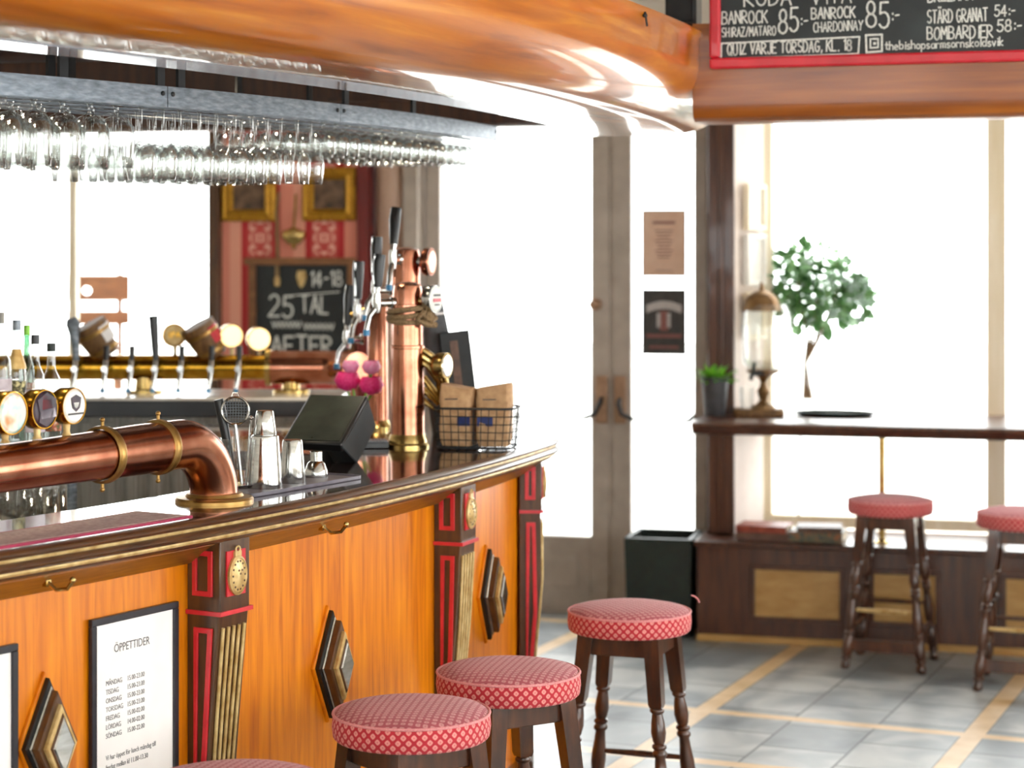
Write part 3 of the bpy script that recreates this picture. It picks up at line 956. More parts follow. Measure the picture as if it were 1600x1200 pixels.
for k, (s, dep) in enumerate(PIL):
    a = angB(s + WP / 2)
    q = CB(s + WP / 2, PO)
    loc = Matrix.Translation((q.x, q.y, 0)) @ Matrix.Rotation(a, 4, 'Z')      # x along the bar, -y outwards
    h = WP / 2
    prof = [(.0, .0), (.045, .0), (.045, .12), (.028, .14), (.03, .2), (.045, .42), (.07, .7), (dep - .004, .91), (dep, .925), (dep, 1.088), (0, 1.088)]
    bm = B()
    lo_, hi_ = [loc @ Vector((-h, -d, z)) for d, z in prof], [loc @ Vector((h, -d, z)) for d, z in prof]
    loft(bm, [lo_, hi_])
    pil = mesh('pilaster', bm, 'pilaster', bar, smooth=20, bevel=.003)
    side = loc @ Matrix.Translation((-h, 0, 0)) @ Matrix.Rotation(R(-90), 4, 'Z')     # local x: -> outwards, facing the camera side
    # side's local x must run outwards (-y of loc) and its -y towards -x of loc
    bm = B()
    frame_loop(bm, [(.018, .957), (dep - .02, .957), (dep - .02, 1.062), (.018, 1.062)], .0125, .006, side)
    frame_loop(bm, [(.022, .16), (.034, .2), (.043, .42), (.058, .6), (dep - .02, .885), (.022, .885)], .0125, .006, side)
    mesh('red_panel_trim', bm, 'red', pil, smooth=0, bevel=.002)
    bm = B()
    rows = []
    for (x, y) in ((-h, .0), (-h - .006, .0), (-h - .006, -dep - .006), (h + .006, -dep - .006), (h + .006, 0), (h, 0)):
        rows.append([loc @ Vector((x, y, .914)), loc @ Vector((x * .995, y, .924)), loc @ Vector((x * .9, y * .9, .924)), loc @ Vector((x * .9, y * .9, .914))])
    loft(bm, rows)
    mesh('red_band', bm, 'red', pil, smooth=0)
    # fluted ribs down the front face
    def dz(z):
        for (d0, z0), (d1, z1) in zip(prof[4:8], prof[5:9]):
            if z0 <= z <= z1:
                return d0 + (d1 - d0) * (z - z0) / (z1 - z0)
        return .05
    for i in range(5):
        x = (-.4 + .2 * i) * WP * .9
        bm = B()
        zs = [.2, .3, .42, .55, .7, .8, .885]
        tube(bm, [loc @ Vector((x * (.75 + .25 * (z - .2) / .7), -dz(z) - .003, z)) for z in zs], .0046, 8)
        mesh('rib', bm, 'gilt', pil)
    # oval brass plaque on a red ground
    mz = 1.008
    bm = B()
    prism(bm, [(-.035, -.052), (.035, -.052), (.035, .052), (-.035, .052)], 0, .004, 0, loc @ Matrix.Translation((0, -dep, mz)) @ UP)
    mesh('plaque_ground', bm, 'red', pil, smooth=0)
    bm = B()
    mx = loc @ Matrix.Translation((0, -dep - .004, mz - .006)) @ UP
    nO = 28
    def ov(rx, ry, z): return [mx @ Vector((rx * math.cos(2 * PI * i / nO), ry * math.sin(2 * PI * i / nO), z)) for i in range(nO)]
    loft(bm, [ov(.034, .046, 0), ov(.034, .046, .006), ov(.029, .040, .010), ov(.027, .038, .007), ov(.018, .028, .008), ov(.012, .02, .012)])
    box(bm, -.012, .012, .044, .056, 0, .006, 0, mx)
    tube(bm, [mx @ Vector((.008 * math.cos(t * PI / 6), .06 + .007 * math.sin(t * PI / 6), .004)) for t in range(12)], .0025, 6, closed=True)
    pl = mesh('brass_plaque', bm, 'gilt', pil)
    bm = B()
    for i in range(14):
        t = 2 * PI * i / 14
        lathe(bm, [(.0026, .0), (.0026, .0012)], 8, mx @ Matrix.Translation((.0225 * math.cos(t), .033 * math.sin(t), .0072)))
    for x, y in ((-.006, .012), (.006, .012), (0, .004)):
        lathe(bm, [(.0026, .0), (.0026, .0015)], 8, mx @ Matrix.Translation((x, y, .0115)))
    o = mesh('plaque_holes', bm, 'pilaster', pl)
    o.parent = pil
    for o2 in pil.children:
        pass

# stepped diamond ornaments on the panels
def diamond(px, zc):
    s = S(px, PO)
    q = C(s, PO, zc)
    mx = Matrix.Translation(q) @ Matrix.Rotation(ang(s), 4, 'Z') @ UP
    def rh(w_, h_, z): return [mx @ Vector(p) for p in ((-w_, 0, z), (0, -h_, z), (w_, 0, z), (0, h_, z))]
    par = None
    hw, hh = .075, .150
    lays = [('panel', 1.0, .0, .010), ('black', .92, .010, .024), ('chrome', .82, .024, .03), ('pilaster', .76, .03, .048), ('gilt', .58, .048, .060), ('pilaster', .46, .060, .064)]
    for i, (k, f, z0, z1) in enumerate(lays):
        bm = B()
        loft(bm, [rh(hw * f, hh * f, z0), rh(hw * f, hh * f, z1 - .003), rh(hw * (f - .03), hh * (f - .03), z1)])
        o = mesh('diamond_ornament' if par is None else 'diamond_step', bm, k, bar if par is None else par, smooth=0)
        if par is None:
            par = o
    bm = B()
    loft(bm, [rh(hw * .4, hh * .4, .064), rh(hw * .36, hh * .36, .067)])
    mesh('mirror_facet', bm, 'chrome', par, smooth=0)
for px, py in ((66, 1160), (509, 1037), (757, 928)):
    s = S(px, PO)
    diamond(px, CZ - (py - HY) * C(s, PO).y / F)

# brass bag hooks under the counter edge
for px in (86, 516):
    s = S(px, -.04)
    q = C(s, -.07, 1.07)
    mx = Matrix.Translation(q) @ Matrix.Rotation(ang(s), 4, 'Z')
    bm = B()
    box(bm, -.007, .007, -.012, .0, -.02, .022, 0, mx)
    tube(bm, [mx @ Vector(v) for v in ((0, -.01, .01), (0, -.03, .012), (0, -.036, .024))], .004, 8)
    tube(bm, [mx @ Vector(v) for v in ((0, -.01, -.012), (.004, -.03, -.026), (.01, -.055, -.022), (.012, -.068, -.006))], .0045, 8)
    ball(bm, mx @ Vector((.012, -.069, -.003)), .007, 10)
    ball(bm, mx @ Vector((0, -.036, .027)), .006, 10)
    mesh('bag_hook', bm, 'brass', bar)

# ------------------------------------------------------------------ signs on the bar front
def bar_sign(px0, px1, py_top, hgt, label, lines):
    s0, s1 = S(px0, PO + .004), S(px1, PO + .004)
    sm = (s0 + s1) / 2
    wd = s1 - s0
    q = C(sm, PO + .0025)
    ztop = CZ - (py_top - HY) * q.y / F
    t = thing('framed_notice', label, 'sign', (q.x, q.y, ztop - hgt), ang(sm))
    bm = B()
    fr = .016
    box(bm, -wd / 2, wd / 2, -.012, 0, 0, fr)
    box(bm, -wd / 2, wd / 2, -.012, 0, hgt - fr, hgt)
    box(bm, -wd / 2, -wd / 2 + fr, -.012, 0, fr, hgt - fr)
    box(bm, wd / 2 - fr, wd / 2, -.012, 0, fr, hgt - fr)
    mesh('frame', bm, 'darkframe', t, smooth=0, bevel=.002)
    bm = B()
    box(bm, -wd / 2 + fr * .6, wd / 2 - fr * .6, -.006, -.001, fr * .6, hgt - fr * .6)
    sh = mesh('sheet', bm, 'paper', t, smooth=0)
    for body, x, z, size, al, xs in lines(wd, hgt):
        text_mesh('lettering', body, size, 'ink', sh, Matrix.Translation((x, -.0063, z)) @ UP, al, xs)
    return t, wd
def opening(wd, h):
    o = [('ÖPPETTIDER', -.01, h - .083, .026, 'CENTER', .8)]
    days = [('MÅNDAG', '15.00-23.00'), ('TISDAG', '15.00-23.00'), ('ONSDAG', '15.00-23.00'), ('TORSDAG', '15.00-23.00'), ('FREDAG', '15.00-02.00'), ('LÖRDAG', '14.00-02.00'), ('SÖNDAG', '15.00-22.00')]
    x0, x1 = -wd * .33, -wd * .09
    for i, (d, t) in enumerate(days):
        z = h - .152 - .0192 * i
        o.append((d, x0, z, .0155, 'LEFT', .78))
        o.append((t, x1, z, .0155, 'LEFT', .78))
    for i, t in enumerate(('Vi har öppet för lunch måndag till', 'fredag mellan kl 11.00-13.30', '', 'Hjärtligt välkomna in till oss!')):
        if t: o.append((t, x0 if i < 3 else x0 + .03, h - .315 - .021 * i, .0155, 'LEFT', .78))
    return o
bar_sign(139, 273, 935 + 18, .55, 'black framed white notice of opening hours on the bar front', opening)
bar_sign(-92, 23, 1016, .55, 'black framed white notice cut off by the left edge of the photo', lambda w_, h: [])

# ------------------------------------------------------------------ canopy above the bar
can = thing('bar_canopy', 'curved varnished orange wooden canopy hanging above the bar', 'canopy', (0, 0, 2.15))
CS0, CS1 = -1.7, 3.32
def canopy_profile():
    pr = [(-.03, .012), (.0, .0), (.2, .0), (.30, .004)]
    for i in range(1, 13):
        b = PI / 2 * i / 12
        pr.append((.30 + .19 * math.sin(b), .004 + .17 * (1 - math.cos(b))))
    pr += [(.492, .25), (.50, .262), (.50, .275), (.485, .282), (.30, .282), (-.03, .282)]
    return pr
bm = B()
pr = canopy_profile()
n = 52
loft(bm, [[C(CS0 + (CS1 - CS0) * i / n, o, z) for o, z in pr] for i in range(n + 1)])
mesh('fascia', bm, 'fascia', can, smooth=40)
bm = B()
sp = [(.0, .0), (.0, .25), (-.14, .25), (-.14, 0)]
a = ang(CS1)
nv, dv = Vector((math.sin(a), -math.cos(a), 0)), Vector((math.cos(a), math.sin(a), 0))
def endpt(t, d, z):                      # along the end beam (t to the left) and away from the bar (d)
    return C(CS1, 0) - nv * t + dv * d + Vector((0, 0, z))
loft(bm, [[endpt(t, d, z) for d, z in ((0, .04), (0, .28), (-.16, .28), (-.16, .04), (-.14, .03), (-.02, .03))] for t in (.02, .6, 1.2, 2.0, 3.6)])
loft(bm, [[endpt(t, d, z) for d, z in ((-.16, .12), (-.16, .135), (-.172, .135), (-.172, .12))] for t in (.02, 3.6)])
mesh('end_beam', bm, 'darkwood', can, smooth=30)
bm = B()
poly = [C(CS0 + .3 * i, -.02).xy for i in range(int((CS1 - CS0) / .3) + 1)] + [endpt(.02, 0, 0).xy, endpt(3.6, 0, 0).xy, C(CS0, -3.2).xy]
prism(bm, [tuple(p) for p in poly], .283, .30)
mesh('soffit', bm, 'darkwood', can, smooth=0)
# small warm downlights let into the soffit
for s in (-.6, .5, 1.6, 2.7):
    q = C(s, -.75, .283)
    bm = B()
    lathe(bm, [(.045, -.012), (.045, 0), (.055, 0), (.055, -.004), (.05, -.012)], 24, Matrix.Translation(q))
    dl = mesh('downlight', bm, 'chrome', can)
    bm = B()
    lathe(bm, [(0, -.006), (.044, -.006), (.044, -.002), (0, -.002)], 24, Matrix.Translation(q))
    mesh('lamp_disc', bm, 'lampglow', dl)
    ld = bpy.data.lights.new('downlight_lamp', 'SPOT')
    ld.energy = 45
    ld.color = (1.0, .82, .58)
    ld.spot_size = R(110)
    ld.spot_blend = .6
    ld.shadow_soft_size = .045
    lo = bpy.data.objects.new('downlight_lamp', ld)
    COL.objects.link(lo)
    lo.parent = can
    lo.location = q - Vector((0, 0, .03))
# rods up to the ceiling
for s in (-1.2, .6, 2.4):
    q = C(s, .1)
    bm = B()
    tube(bm, [(q.x, q.y, .28), (q.x, q.y, HC - 2.15)], .02, 10)
    mesh('hanging_rod', bm, 'blackmatte', can)
# small nails along the face seen near its top edge
bm = B()
for px, zz in ((853, 2.405), (1008, 2.40)):
    s = S(px, .5)
    q = C(s, .5, zz - 2.15)
    ball(bm, q, .007, 10)
    tube(bm, [q + Vector((0, 0, .01)), q + Vector((.005, -.006, -.03))], .003, 6)
mesh('wire_hook', bm, 'blackmatte', can)

# cross beam carrying the menu board
SB = S(1092, .49)
BP0 = C(SB, .47)
ab = ang(SB) - PI / 2
beam = Plane(BP0.x, BP0.y, ab)
bm = B()
BL = 3.2
rows = []
for (d, z) in ((0, .05), (-.004, .028), (-.016, .01), (-.04, 0), (-.20, 0), (-.22, .02), (-.22, .30), (0, .30)):
    rows.append((d, z))
pts0 = [Vector((0, -d, z)) for d, z in rows]
pts1 = [Vector((BL, -d, z)) for d, z in rows]
loft(bm, [pts0, pts1])
tag(mesh('trim_7', bm, 'beam', smooth=30, loc=(BP0.x, BP0.y, 2.15), rz=ab), 'brown varnished cross beam below the menu board', 'beam', kind='structure')

# menu board on the beam
UB = lambda px, d=.03: beam.u(px, d)
def ZB(px, py): return beam.z_of(px, py, .03)
u0, z0 = UB(1108), ZB(1108, 108)
bw, bh = 1.25, .62
o = beam.pt(u0, .004)
board = thing('menu_board', 'red framed black chalkboard menu on the brown cross beam', 'menu board', (o.x, o.y, z0), ab)
bm = B()
fr = .034
box(bm, 0, bw, -.03, 0, 0, fr)
box(bm, 0, bw, -.03, 0, bh - fr, bh)
box(bm, 0, fr, -.03, 0, fr, bh - fr)
box(bm, bw - fr, bw, -.03, 0, fr, bh - fr)
mesh('frame', bm, 'redframe', board, smooth=0, bevel=.008, seg=3)
bm = B()
box(bm, fr * .7, bw - fr * .7, -.014, 0, fr * .7, bh - fr * .7)
slate = mesh('slate', bm, 'slateboard', board, smooth=0)
def bx(px): return beam.u(px, .018) - u0
def bz(px, py): return beam.z_of(px, py, .018) - z0
bm = B()
YB_ = -.0148
def put(s, x0, x1, y0, y1, wd=.0035, y1b=None):
    """words between the photo's columns x0..x1; rows y0 (top) and y1 (base) are read at the left end"""
    letter(bm, s, bx(x0), bx(x1), bz(x0, y1), bz(x0, y0), wd, YB_, .01)
put('RÖDA', 1163, 1236, -14, 10, .005)
put('VITA', 1268, 1330, -22, 6, .004)
put('BANROCK', 1128, 1199, 19, 38, .0045)
put('SHIRAZ/MATARO', 1128, 1212, 44, 58, .0034)
put('85', 1216, 1247, 14, 51, .006)
put(':-', 1250, 1262, 24, 42, .0045)
put('BANROCK', 1268, 1336, 13, 30, .0045)
put('CHARDONNAY', 1271, 1348, 35, 50, .0034)
put('85', 1353, 1389, 4, 44, .006)
put(':-', 1392, 1405, 14, 34, .0045)
put('BREZNAK', 1450, 1520, -14, 3, .0045)
put('STÄRD GRANAT', 1449, 1543, 16, 36, .0042)
put('54:-', 1554, 1586, 9, 26, .0042)
put('BOMBARDIER', 1449, 1551, 43, 62, .0045)
put('58:-', 1558, 1596, 32, 50, .0045)
put('QUIZ VARJE TORSDAG, KL. 18', 1137, 1330, 69, 86, .0045)
put('thebishopsarmsornskoldsvik', 1383, 1567, 65, 78, .0038)
def quad(pts, wd):
    stroke(bm, [(bx(x), bz(x, y)) for x, y in pts], wd, 0, YB_)
quad([(1127, 68), (1343, 57.5), (1341, 84), (1127, 92), (1127, 68)], .005)
quad([(1353, 55), (1378, 54), (1378, 80), (1354, 82), (1353, 55)], .006)
quad([(1360, 61), (1372, 60.5), (1372, 74), (1360, 75), (1360, 61)], .005)
quad([(1365, 67), (1368, 67), (1368, 69), (1365, 69)], .004)
mesh('chalk_lettering', bm, 'chalk', slate, smooth=0)

# black speaker box standing on the cross beam behind the board's left end
q = beam.pt(beam.u(1066, -.1), -.12)
t = thing('loudspeaker', 'small black box standing on the beam left of the menu board', 'loudspeaker', (q.x, q.y, 2.452), ab)
q2 = q
bm = B()
box(bm, -.05, .05, -.05, .05, 0, .2)
mesh('cabinet', bm, 'black', t, bevel=.008)
bm = B()
box(bm, -.04, .04, -.056, -.05, .015, .185)
mesh('grille', bm, 'blackmatte', t, bevel=.004)

# ------------------------------------------------------------------ glass rack under the canopy
rack = thing('glass_rack', 'worn grey steel glass rack hanging under the canopy', 'glass rack', (0, 0, 0))
RO_ = -.3
sR0, sR1 = -1.0, S(777, RO_)
def rz_(s): return 2.090 + .038 * (s - S(0, RO_)) / (sR1 - S(0, RO_))
joints = [sR0, S(262, RO_), S(532, RO_), sR1]
for a, b in zip(joints, joints[1:]):
    bm = B()
    n = 8
    rows = []
    for i in range(n + 1):
        s = a + .0015 + (b - a - .003) * i / n
        z = rz_(s)
        rows.append([C(s, RO_, z), C(s, RO_, z + .05), C(s, RO_ - .006, z + .05), C(s, RO_ - .006, z)])
    loft(bm, rows)
    r_ = mesh('front_rail', bm, 'steel', rack, smooth=30)
    bm = B()
    for s in (a + .02, b - .02):
        q = C(s, RO_, rz_(s) + .032)
        lathe(bm, [(.006, 0), (.006, .003), (.003, .005)], 10, Matrix.Translation(q) @ Matrix.Rotation(ang(s), 4, 'Z') @ UP)
    mesh('bolt', bm, 'blackmatte', r_)
OFFS = [-.375, -.475, -.575, -.675]
for o in OFFS:
    for e in (-.014, .014):
        bm = B()
        tube(bm, [C(sR0 + (sR1 - .02 - sR0) * i / 24, o + e, rz_(sR0 + (sR1 - .02 - sR0) * i / 24) + .004) for i in range(25)], .0028, 6)
        mesh('glass_runner', bm, 'steel', rack)
for px in (88, 240, 272, 530, 636, 760):
    s = S(px, RO_ - .05)
    z = rz_(s)
    bm = B()
    q, q2 = C(s, RO_ - .008, 0), C(s, OFFS[-1] - .03, 0)
    mxr = Matrix.Rotation(ang(s), 4, 'Z')
    tube(bm, [q + Vector((0, 0, z + .03)), q2 + Vector((0, 0, z + .03))], .01, 8)
    mesh('cross_bar', bm, 'steel', rack)
    bm = B()
    m2 = Matrix.Translation(C(s, RO_ - .03, z + .02)) @ mxr
    box(bm, -.014, .014, -.004, .004, 0, 2.433 - z - .02, 0, m2)
    mesh('hanger', bm, 'blackmatte', rack)
    bm = B()
    m2 = Matrix.Translation(C(s, OFFS[-1], z + .02)) @ mxr
    box(bm, -.014, .014, -.004, .004, 0, 2.433 - z - .02, 0, m2)
    mesh('hanger', bm, 'blackmatte', rack)

# glasses, hanging by their feet (origin at the foot, hanging down)
def glass_mesh(prof, name):
    bm = B()
    lathe(bm, prof, 20, cap=False)
    bmesh.ops.recalc_face_normals(bm, faces=bm.faces)
    me = bpy.data.meshes.new(name)
    bm.to_mesh(me); bm.free()
    me.materials.append(M['glass'])
    for p in me.polygons: p.use_smooth = True
    return me
wine = glass_mesh([(0, 0), (.033, -.001), (.033, -.003), (.008, -.007), (.004, -.014), (.0038, -.078), (.008, -.086), (.022, -.094), (.033, -.108), (.0375, -.128), (.036, -.155), (.031, -.185), (.0295, -.185), (.0345, -.155), (.036, -.128), (.031, -.109), (.02, -.097), (0, -.092)], 'wine_glass')
goblet = glass_mesh([(0, 0), (.036, -.001), (.036, -.003), (.01, -.007), (.006, -.014), (.006, -.03), (.012, -.036), (.03, -.044), (.042, -.062), (.045, -.09), (.043, -.13), (.039, -.16), (.0375, -.16), (.0415, -.13), (.0435, -.09), (.04, -.063), (.028, -.047), (0, -.041)], 'beer_goblet')
snifter = glass_mesh([(0, 0), (.032, -.001), (.032, -.003), (.009, -.007), (.005, -.012), (.005, -.022), (.012, -.028), (.028, -.036), (.037, -.054), (.037, -.075), (.031, -.1), (.0295, -.1), (.0355, -.075), (.0355, -.055), (.027, -.038), (0, -.033)], 'short_glass')
def hang(me, name, s, o, label, group):
    g = bpy.data.objects.new(name, me)
    COL.objects.link(g)
    q = C(s, o, rz_(s) + .0115)
    g.location = q
    g.rotation_euler = (0, 0, random.uniform(0, 6))
    tag(g, label, 'glass', group)
    return g
k = 0
s1_, s2_ = S(262, RO_), S(525, RO_)
for r, o in enumerate(OFFS):
    rowname = ('front', 'second', 'third', 'rearmost')[r]
    s = -.42 + .03 * r
    while s < sR1 - .05:
        if s < s1_ - .03:
            hang(goblet, 'beer_goblet', s, o, 'large stemmed beer goblet hanging in the %s row of the rack' % rowname, 'beer goblets in the %s row' % rowname)
            s += .098
        elif s < s2_:
            hang(wine, 'wine_glass', s + random.uniform(-.006, .006), o, 'long stemmed wine glass hanging in the %s row of the rack' % rowname, 'wine glasses in the %s row' % rowname)
            s += .082
        else:
            hang(snifter, 'short_glass', s + random.uniform(-.004, .004), o, 'short stemmed round glass hanging in the %s row of the rack' % rowname, 'short glasses in the %s row' % rowname)
            s += .082

# ------------------------------------------------------------------ copper tap pipe on the front bar
def round_path(pts, r, n=8):
    out = [Vector(pts[0])]
    for a, b, c in zip(pts, pts[1:], pts[2:]):
        a, b, c = Vector(a), Vector(b), Vector(c)
        d0, d1 = (a - b).normalized(), (c - b).normalized()
        an = d0.angle(d1)
        t = r / math.tan(an / 2)
        p0, p1 = b + d0 * t, b + d1 * t
        cen = b + (d0 + d1).normalized() * (r / math.sin(an / 2))
        v0, v1 = p0 - cen, p1 - cen
        tot = v0.angle(v1)
        ax = v0.cross(v1).normalized()
        for i in range(n + 1):
            out.append(cen + Matrix.Rotation(tot * i / n, 3, ax) @ v0)
    out.append(Vector(pts[-1]))
    return out

def lens(par, loc, nrm, r, depth, rim='gold', face='white', art=None, stem=None):
    """a round illuminated tap badge: gold drum with a printed face; nrm points out of the face"""
    nrm = Vector(nrm).normalized()
    x = Vector((0, 0, 1)).cross(nrm).normalized()
    y = nrm.cross(x)
    mx = Matrix.Translation(loc) @ Matrix((x, y, nrm)).transposed().to_4x4()
    bm = B()
    lathe(bm, [(r * .55, -depth), (r * .9, -depth * .9), (r, -depth * .7), (r, -.004), (r * .97, 0), (r * .93, 0), (r * .93, -.003), (0, -.003)], 32, mx)
    d = mesh('tap_badge', bm, rim, par)
    bm = B()
    lathe(bm, [(r * .93, -.003), (r * .8, .002), (0, .004)], 32, mx)
    mesh('badge_face', bm, face, d)
    if art:
        for k, poly in art:
            bm = B()
            prism(bm, [(u * r, v * r) for u, v in poly], .0035, .0052, 0, mx)
            mesh('badge_print', bm, k, d, smooth=0)
    if stem:
        bm = B()
        a, b = Vector(stem[0]), Vector(stem[1])
        tube(bm, [a, a.lerp(b, .3), b], [.011, .007, .009], 12)
        mesh('badge_stem', bm, 'gilt', d)
    return d

PIPE_Z = 1.298
pr_ = .0575
fl = down(335, 783, TOP)
fl = Vector((fl.x, fl.y, TOP))
pA = at(-10, 733, 4.22); pA.z = PIPE_Z
dirp = (Vector((fl.x, fl.y, 0)) - Vector((pA.x, pA.y, 0))).normalized()
pA = pA - dirp * .9
q = fl.copy()
pipe = thing('beer_tap_pipe', 'thick copper beer pipe bending down into the front bar top', 'beer tap', (fl.x, fl.y, TOP))
def lp(v): return Vector(v) - fl
bend = .15
cen = Vector((fl.x, fl.y, PIPE_Z)) - dirp * 0
path = round_path([pA, Vector((fl.x, fl.y, PIPE_Z)), fl + Vector((0, 0, .0))], .145, 14)
bm = B()
nP = len(path)
tube(bm, [lp(path[0])] + [lp(path[0].lerp(path[1], f)) for f in (.5, .72, .9)] + [lp(v) for v in path[1:]], [.046, .048, .052, pr_] + [pr_] * (nP - 1), 32)
mesh('pipe', bm, 'copper', pipe)
bm = B()
lathe(bm, [(.094, 0), (.094, .006), (.09, .011), (.07, .013), (.066, .02), (.0585, .022)], 36)
mesh('flange', bm, 'oldbrass', pipe)
def clamp(pos, tangent):
    t = tangent.normalized()
    x = Vector((0, 0, 1)) - t * t.z
    x.normalize()
    y = t.cross(x)
    bm = B()
    rows = []
    for i in range(32):
        b = 2 * PI * i / 32
        d = x * math.cos(b) + y * math.sin(b)
        rows.append([lp(pos) + d * rr + t * tt for rr, tt in ((pr_, -.011), (pr_ + .006, -.008), (pr_ + .0075, 0), (pr_ + .006, .008), (pr_, .011))])
    rows.append(rows[0])
    loft(bm, rows, False, 0, False)
    c = mesh('clamp_ring', bm, 'oldbrass', pipe)
    for sg in (1, -1):
        bm = B()
        tube(bm, [lp(pos) + x * sg * pr_, lp(pos) + x * sg * (pr_ + .018)], .004, 8)
        ball(bm, lp(pos) + x * sg * (pr_ + .02), .006, 10)
        mesh('clamp_screw', bm, 'oldbrass', c)
def on_pipe(px):
    k = (px - HX) / F
    t = (k * pA.y - pA.x) / (dirp.x - k * dirp.y)
    return Vector((pA.x, pA.y, PIPE_Z)) + dirp * t
clamp(on_pipe(160), dirp)
clamp(on_pipe(247), dirp)
npipe = Vector((dirp.y, -dirp.x, 0))
CREST = [('lensnavy', [(-.35, .15), (-.4, .45), (0, .62), (.4, .45), (.35, .15), (.28, -.1), (0, -.3), (-.28, -.1)]), ('white', [(-.22, .2), (.22, .2), (.16, -.02), (0, -.14), (-.16, -.02)]), ('ink', [(-.62, -.36), (.62, -.36), (.62, -.46), (-.62, -.46)])]
TWO = [('lensnavy', [(-.5, -.2), (-.7, .5), (0, .85), (.7, .5), (.75, -.3), (0, -.88), (-.6, -.6)]), ('lensred', [(-.3, .7), (.35, .62), (.4, .05), (-.35, .0)]), ('labelB', [(-.5, -.05), (.6, .05), (.7, -.4), (-.4, -.45)])]
for px, py, rad, art, face in ((106, 634, .040, CREST, 'white'), (60, 639, .0425, TWO, 'lensnavy'), (10, 645, .046, None, 'lensblue')):
    b0 = on_pipe(px - 2)
    z = CZ - (py - HY) * b0.y / F
    c0 = Vector((b0.x, b0.y, z))
    lens(pipe, lp(c0 + npipe * .022), npipe, rad, .045, 'gold', face, art, (lp(Vector((b0.x, b0.y, PIPE_Z + pr_ - .005))), lp(Vector((b0.x, b0.y, z - rad * .9)))))

# ------------------------------------------------------------------ back bar with its own tap pipe
YBB = 7.55
xb0, xb1 = -3.0, (530 - HX) / F * YBB
bb = thing('back_bar', 'straight back bar with pale top and grey metal inner face behind the taps', 'bar', (0, YBB, 0))
bm = B()
box(bm, xb0, xb1, 0, .5, 1.185, 1.21)
mesh('bar_top', bm, 'marble', bb, bevel=.004)
bm = B()
box(bm, xb0 + .02, xb1 - .02, -.015, .0, 1.14, 1.2)
mesh('front_edge', bm, 'black', bb, bevel=.004)
bm = B()
box(bm, xb0 + .02, xb1 - .03, .03, .45, 0, 1.185)
mesh('inner_face', bm, 'greymetal', bb, smooth=0)
for i in range(26):
    bm = B()
    x = xb0 + .06 + i * .084
    if x > xb1 - .06: break
    box(bm, x, x + .04, .018, .03, .2, 1.12)
    mesh('batten', bm, 'greymetal', bb, bevel=.004)

bp = thing('beer_tap_pipe', 'long gold tap pipe with a row of black handled taps on the back bar', 'beer tap', (0, YBB + .28, 1.21))
YP, ZP = YBB + .28, 1.307
def lb(v): return Vector(v) - Vector((0, YP, 1.21))
xg0, xg1 = at(-60, 566, YP).x, at(420, 566, YP).x
rg = .048
bm = B()
tube(bm, [lb((xg0, YP, ZP)), lb((xg1, YP, ZP))], rg, 24)
mesh('pipe', bm, 'gold', bp)
bm = B()
xe = at(505, 577, YP).x
ee = [lb(v) for v in round_path([(xg1, YP, ZP), (xe + .05, YP, ZP - .0), (xe + .14, YP - .12, ZP)], .1, 8)]
tube(bm, ee, .064, 24)
mesh('copper_elbow', bm, 'copper', bp)
bm = B()
lathe(bm, [(.07, 0), (.07, .02), (.05, .022)], 24, Matrix.Translation(lb((xg1 - .01, YP, ZP))) @ Matrix.Rotation(R(90), 4, 'Y'))
mesh('joint_ring', bm, 'brass', bp)
for x in (xg0 + .25, at(225, 560, YP).x, at(455, 560, YP).x):
    bm = B()
    lathe(bm, [(.07, 0), (.07, .012), (.035, .016), (.03, ZP - 1.21 - .03)], 20, Matrix.Translation((x, 0, 0)))
    mesh('support_foot', bm, 'brass', bp)
for i, px in enumerate((118, 165, 205, 243, 283, 330, 373)):
    base = at(px, 572, YP - .09)
    x = base.x
    bm = B()
    tube(bm, [lb((x, YP - .04, ZP)), lb((x, YP - .115, ZP))], [.014, .012], 12)
    tube(bm, [lb((x, YP - .085, ZP + .03)), lb((x, YP - .095, ZP - .01)), lb((x - .006, YP - .11, ZP - .06)), lb((x - .008, YP - .112, ZP - .078))], [.011, .011, .008, .007], 12)
    tp = mesh('tap', bm, 'chrome', bp)
    bm = B()
    tube(bm, [lb((x - .008, YP - .112, ZP - .074)), lb((x - .008, YP - .112, ZP - .09))], .009, 10)
    mesh('nozzle_cap', bm, 'blueplastic', tp)
    bm = B()
    if i == 0:
        tube(bm, [lb((x, YP - .08, ZP + .03)), lb((x - .004, YP - .075, ZP + .1)), lb((x - .014, YP - .07, ZP + .17)), lb((x - .02, YP - .07, ZP + .19))], [.012, .016, .028, .02], 14)
        mesh('tap_handle', bm, 'steel', tp)
    elif i == 3:
        tube(bm, [lb((x, YP - .08, ZP + .03)), lb((x - .004, YP - .075, ZP + .08)), lb((x - .012, YP - .07, ZP + .2))], [.012, .015, .019], 14)
        mesh('tap_handle', bm, 'black', tp)
    else:
        tube(bm, [lb((x, YP - .08, ZP + .02)), lb((x, YP - .075, ZP + .05)), lb((x, YP - .07, ZP + .085))], [.009, .011, .012], 12)
        mesh('tap_handle', bm, 'black', tp)
for px, py, k, rim in ((273, 524, 'gilt', 'gold'), (362, 525, 'bulbglow', 'gold'), (405, 530, 'bulbglow', 'gold')):
    c0 = at(px, py, YP - .01)
    lens(bp, lb(c0), (.3, -1, 0), .046, .05, rim, k, None, (lb((c0.x, YP, ZP + rg - .005)), lb((c0.x, YP, c0.z - .04))))
lensN = [o for o in bp.children if o.name.startswith('tap_badge')]
text_mesh('badge_lettering', 'IPA', .034, 'gold', lensN[0], Matrix.Translation(lb(at(273, 528, YP - .03))) @ Matrix.Rotation(math.atan2(.3, 1), 4, 'Z') @ UP, 'CENTER')
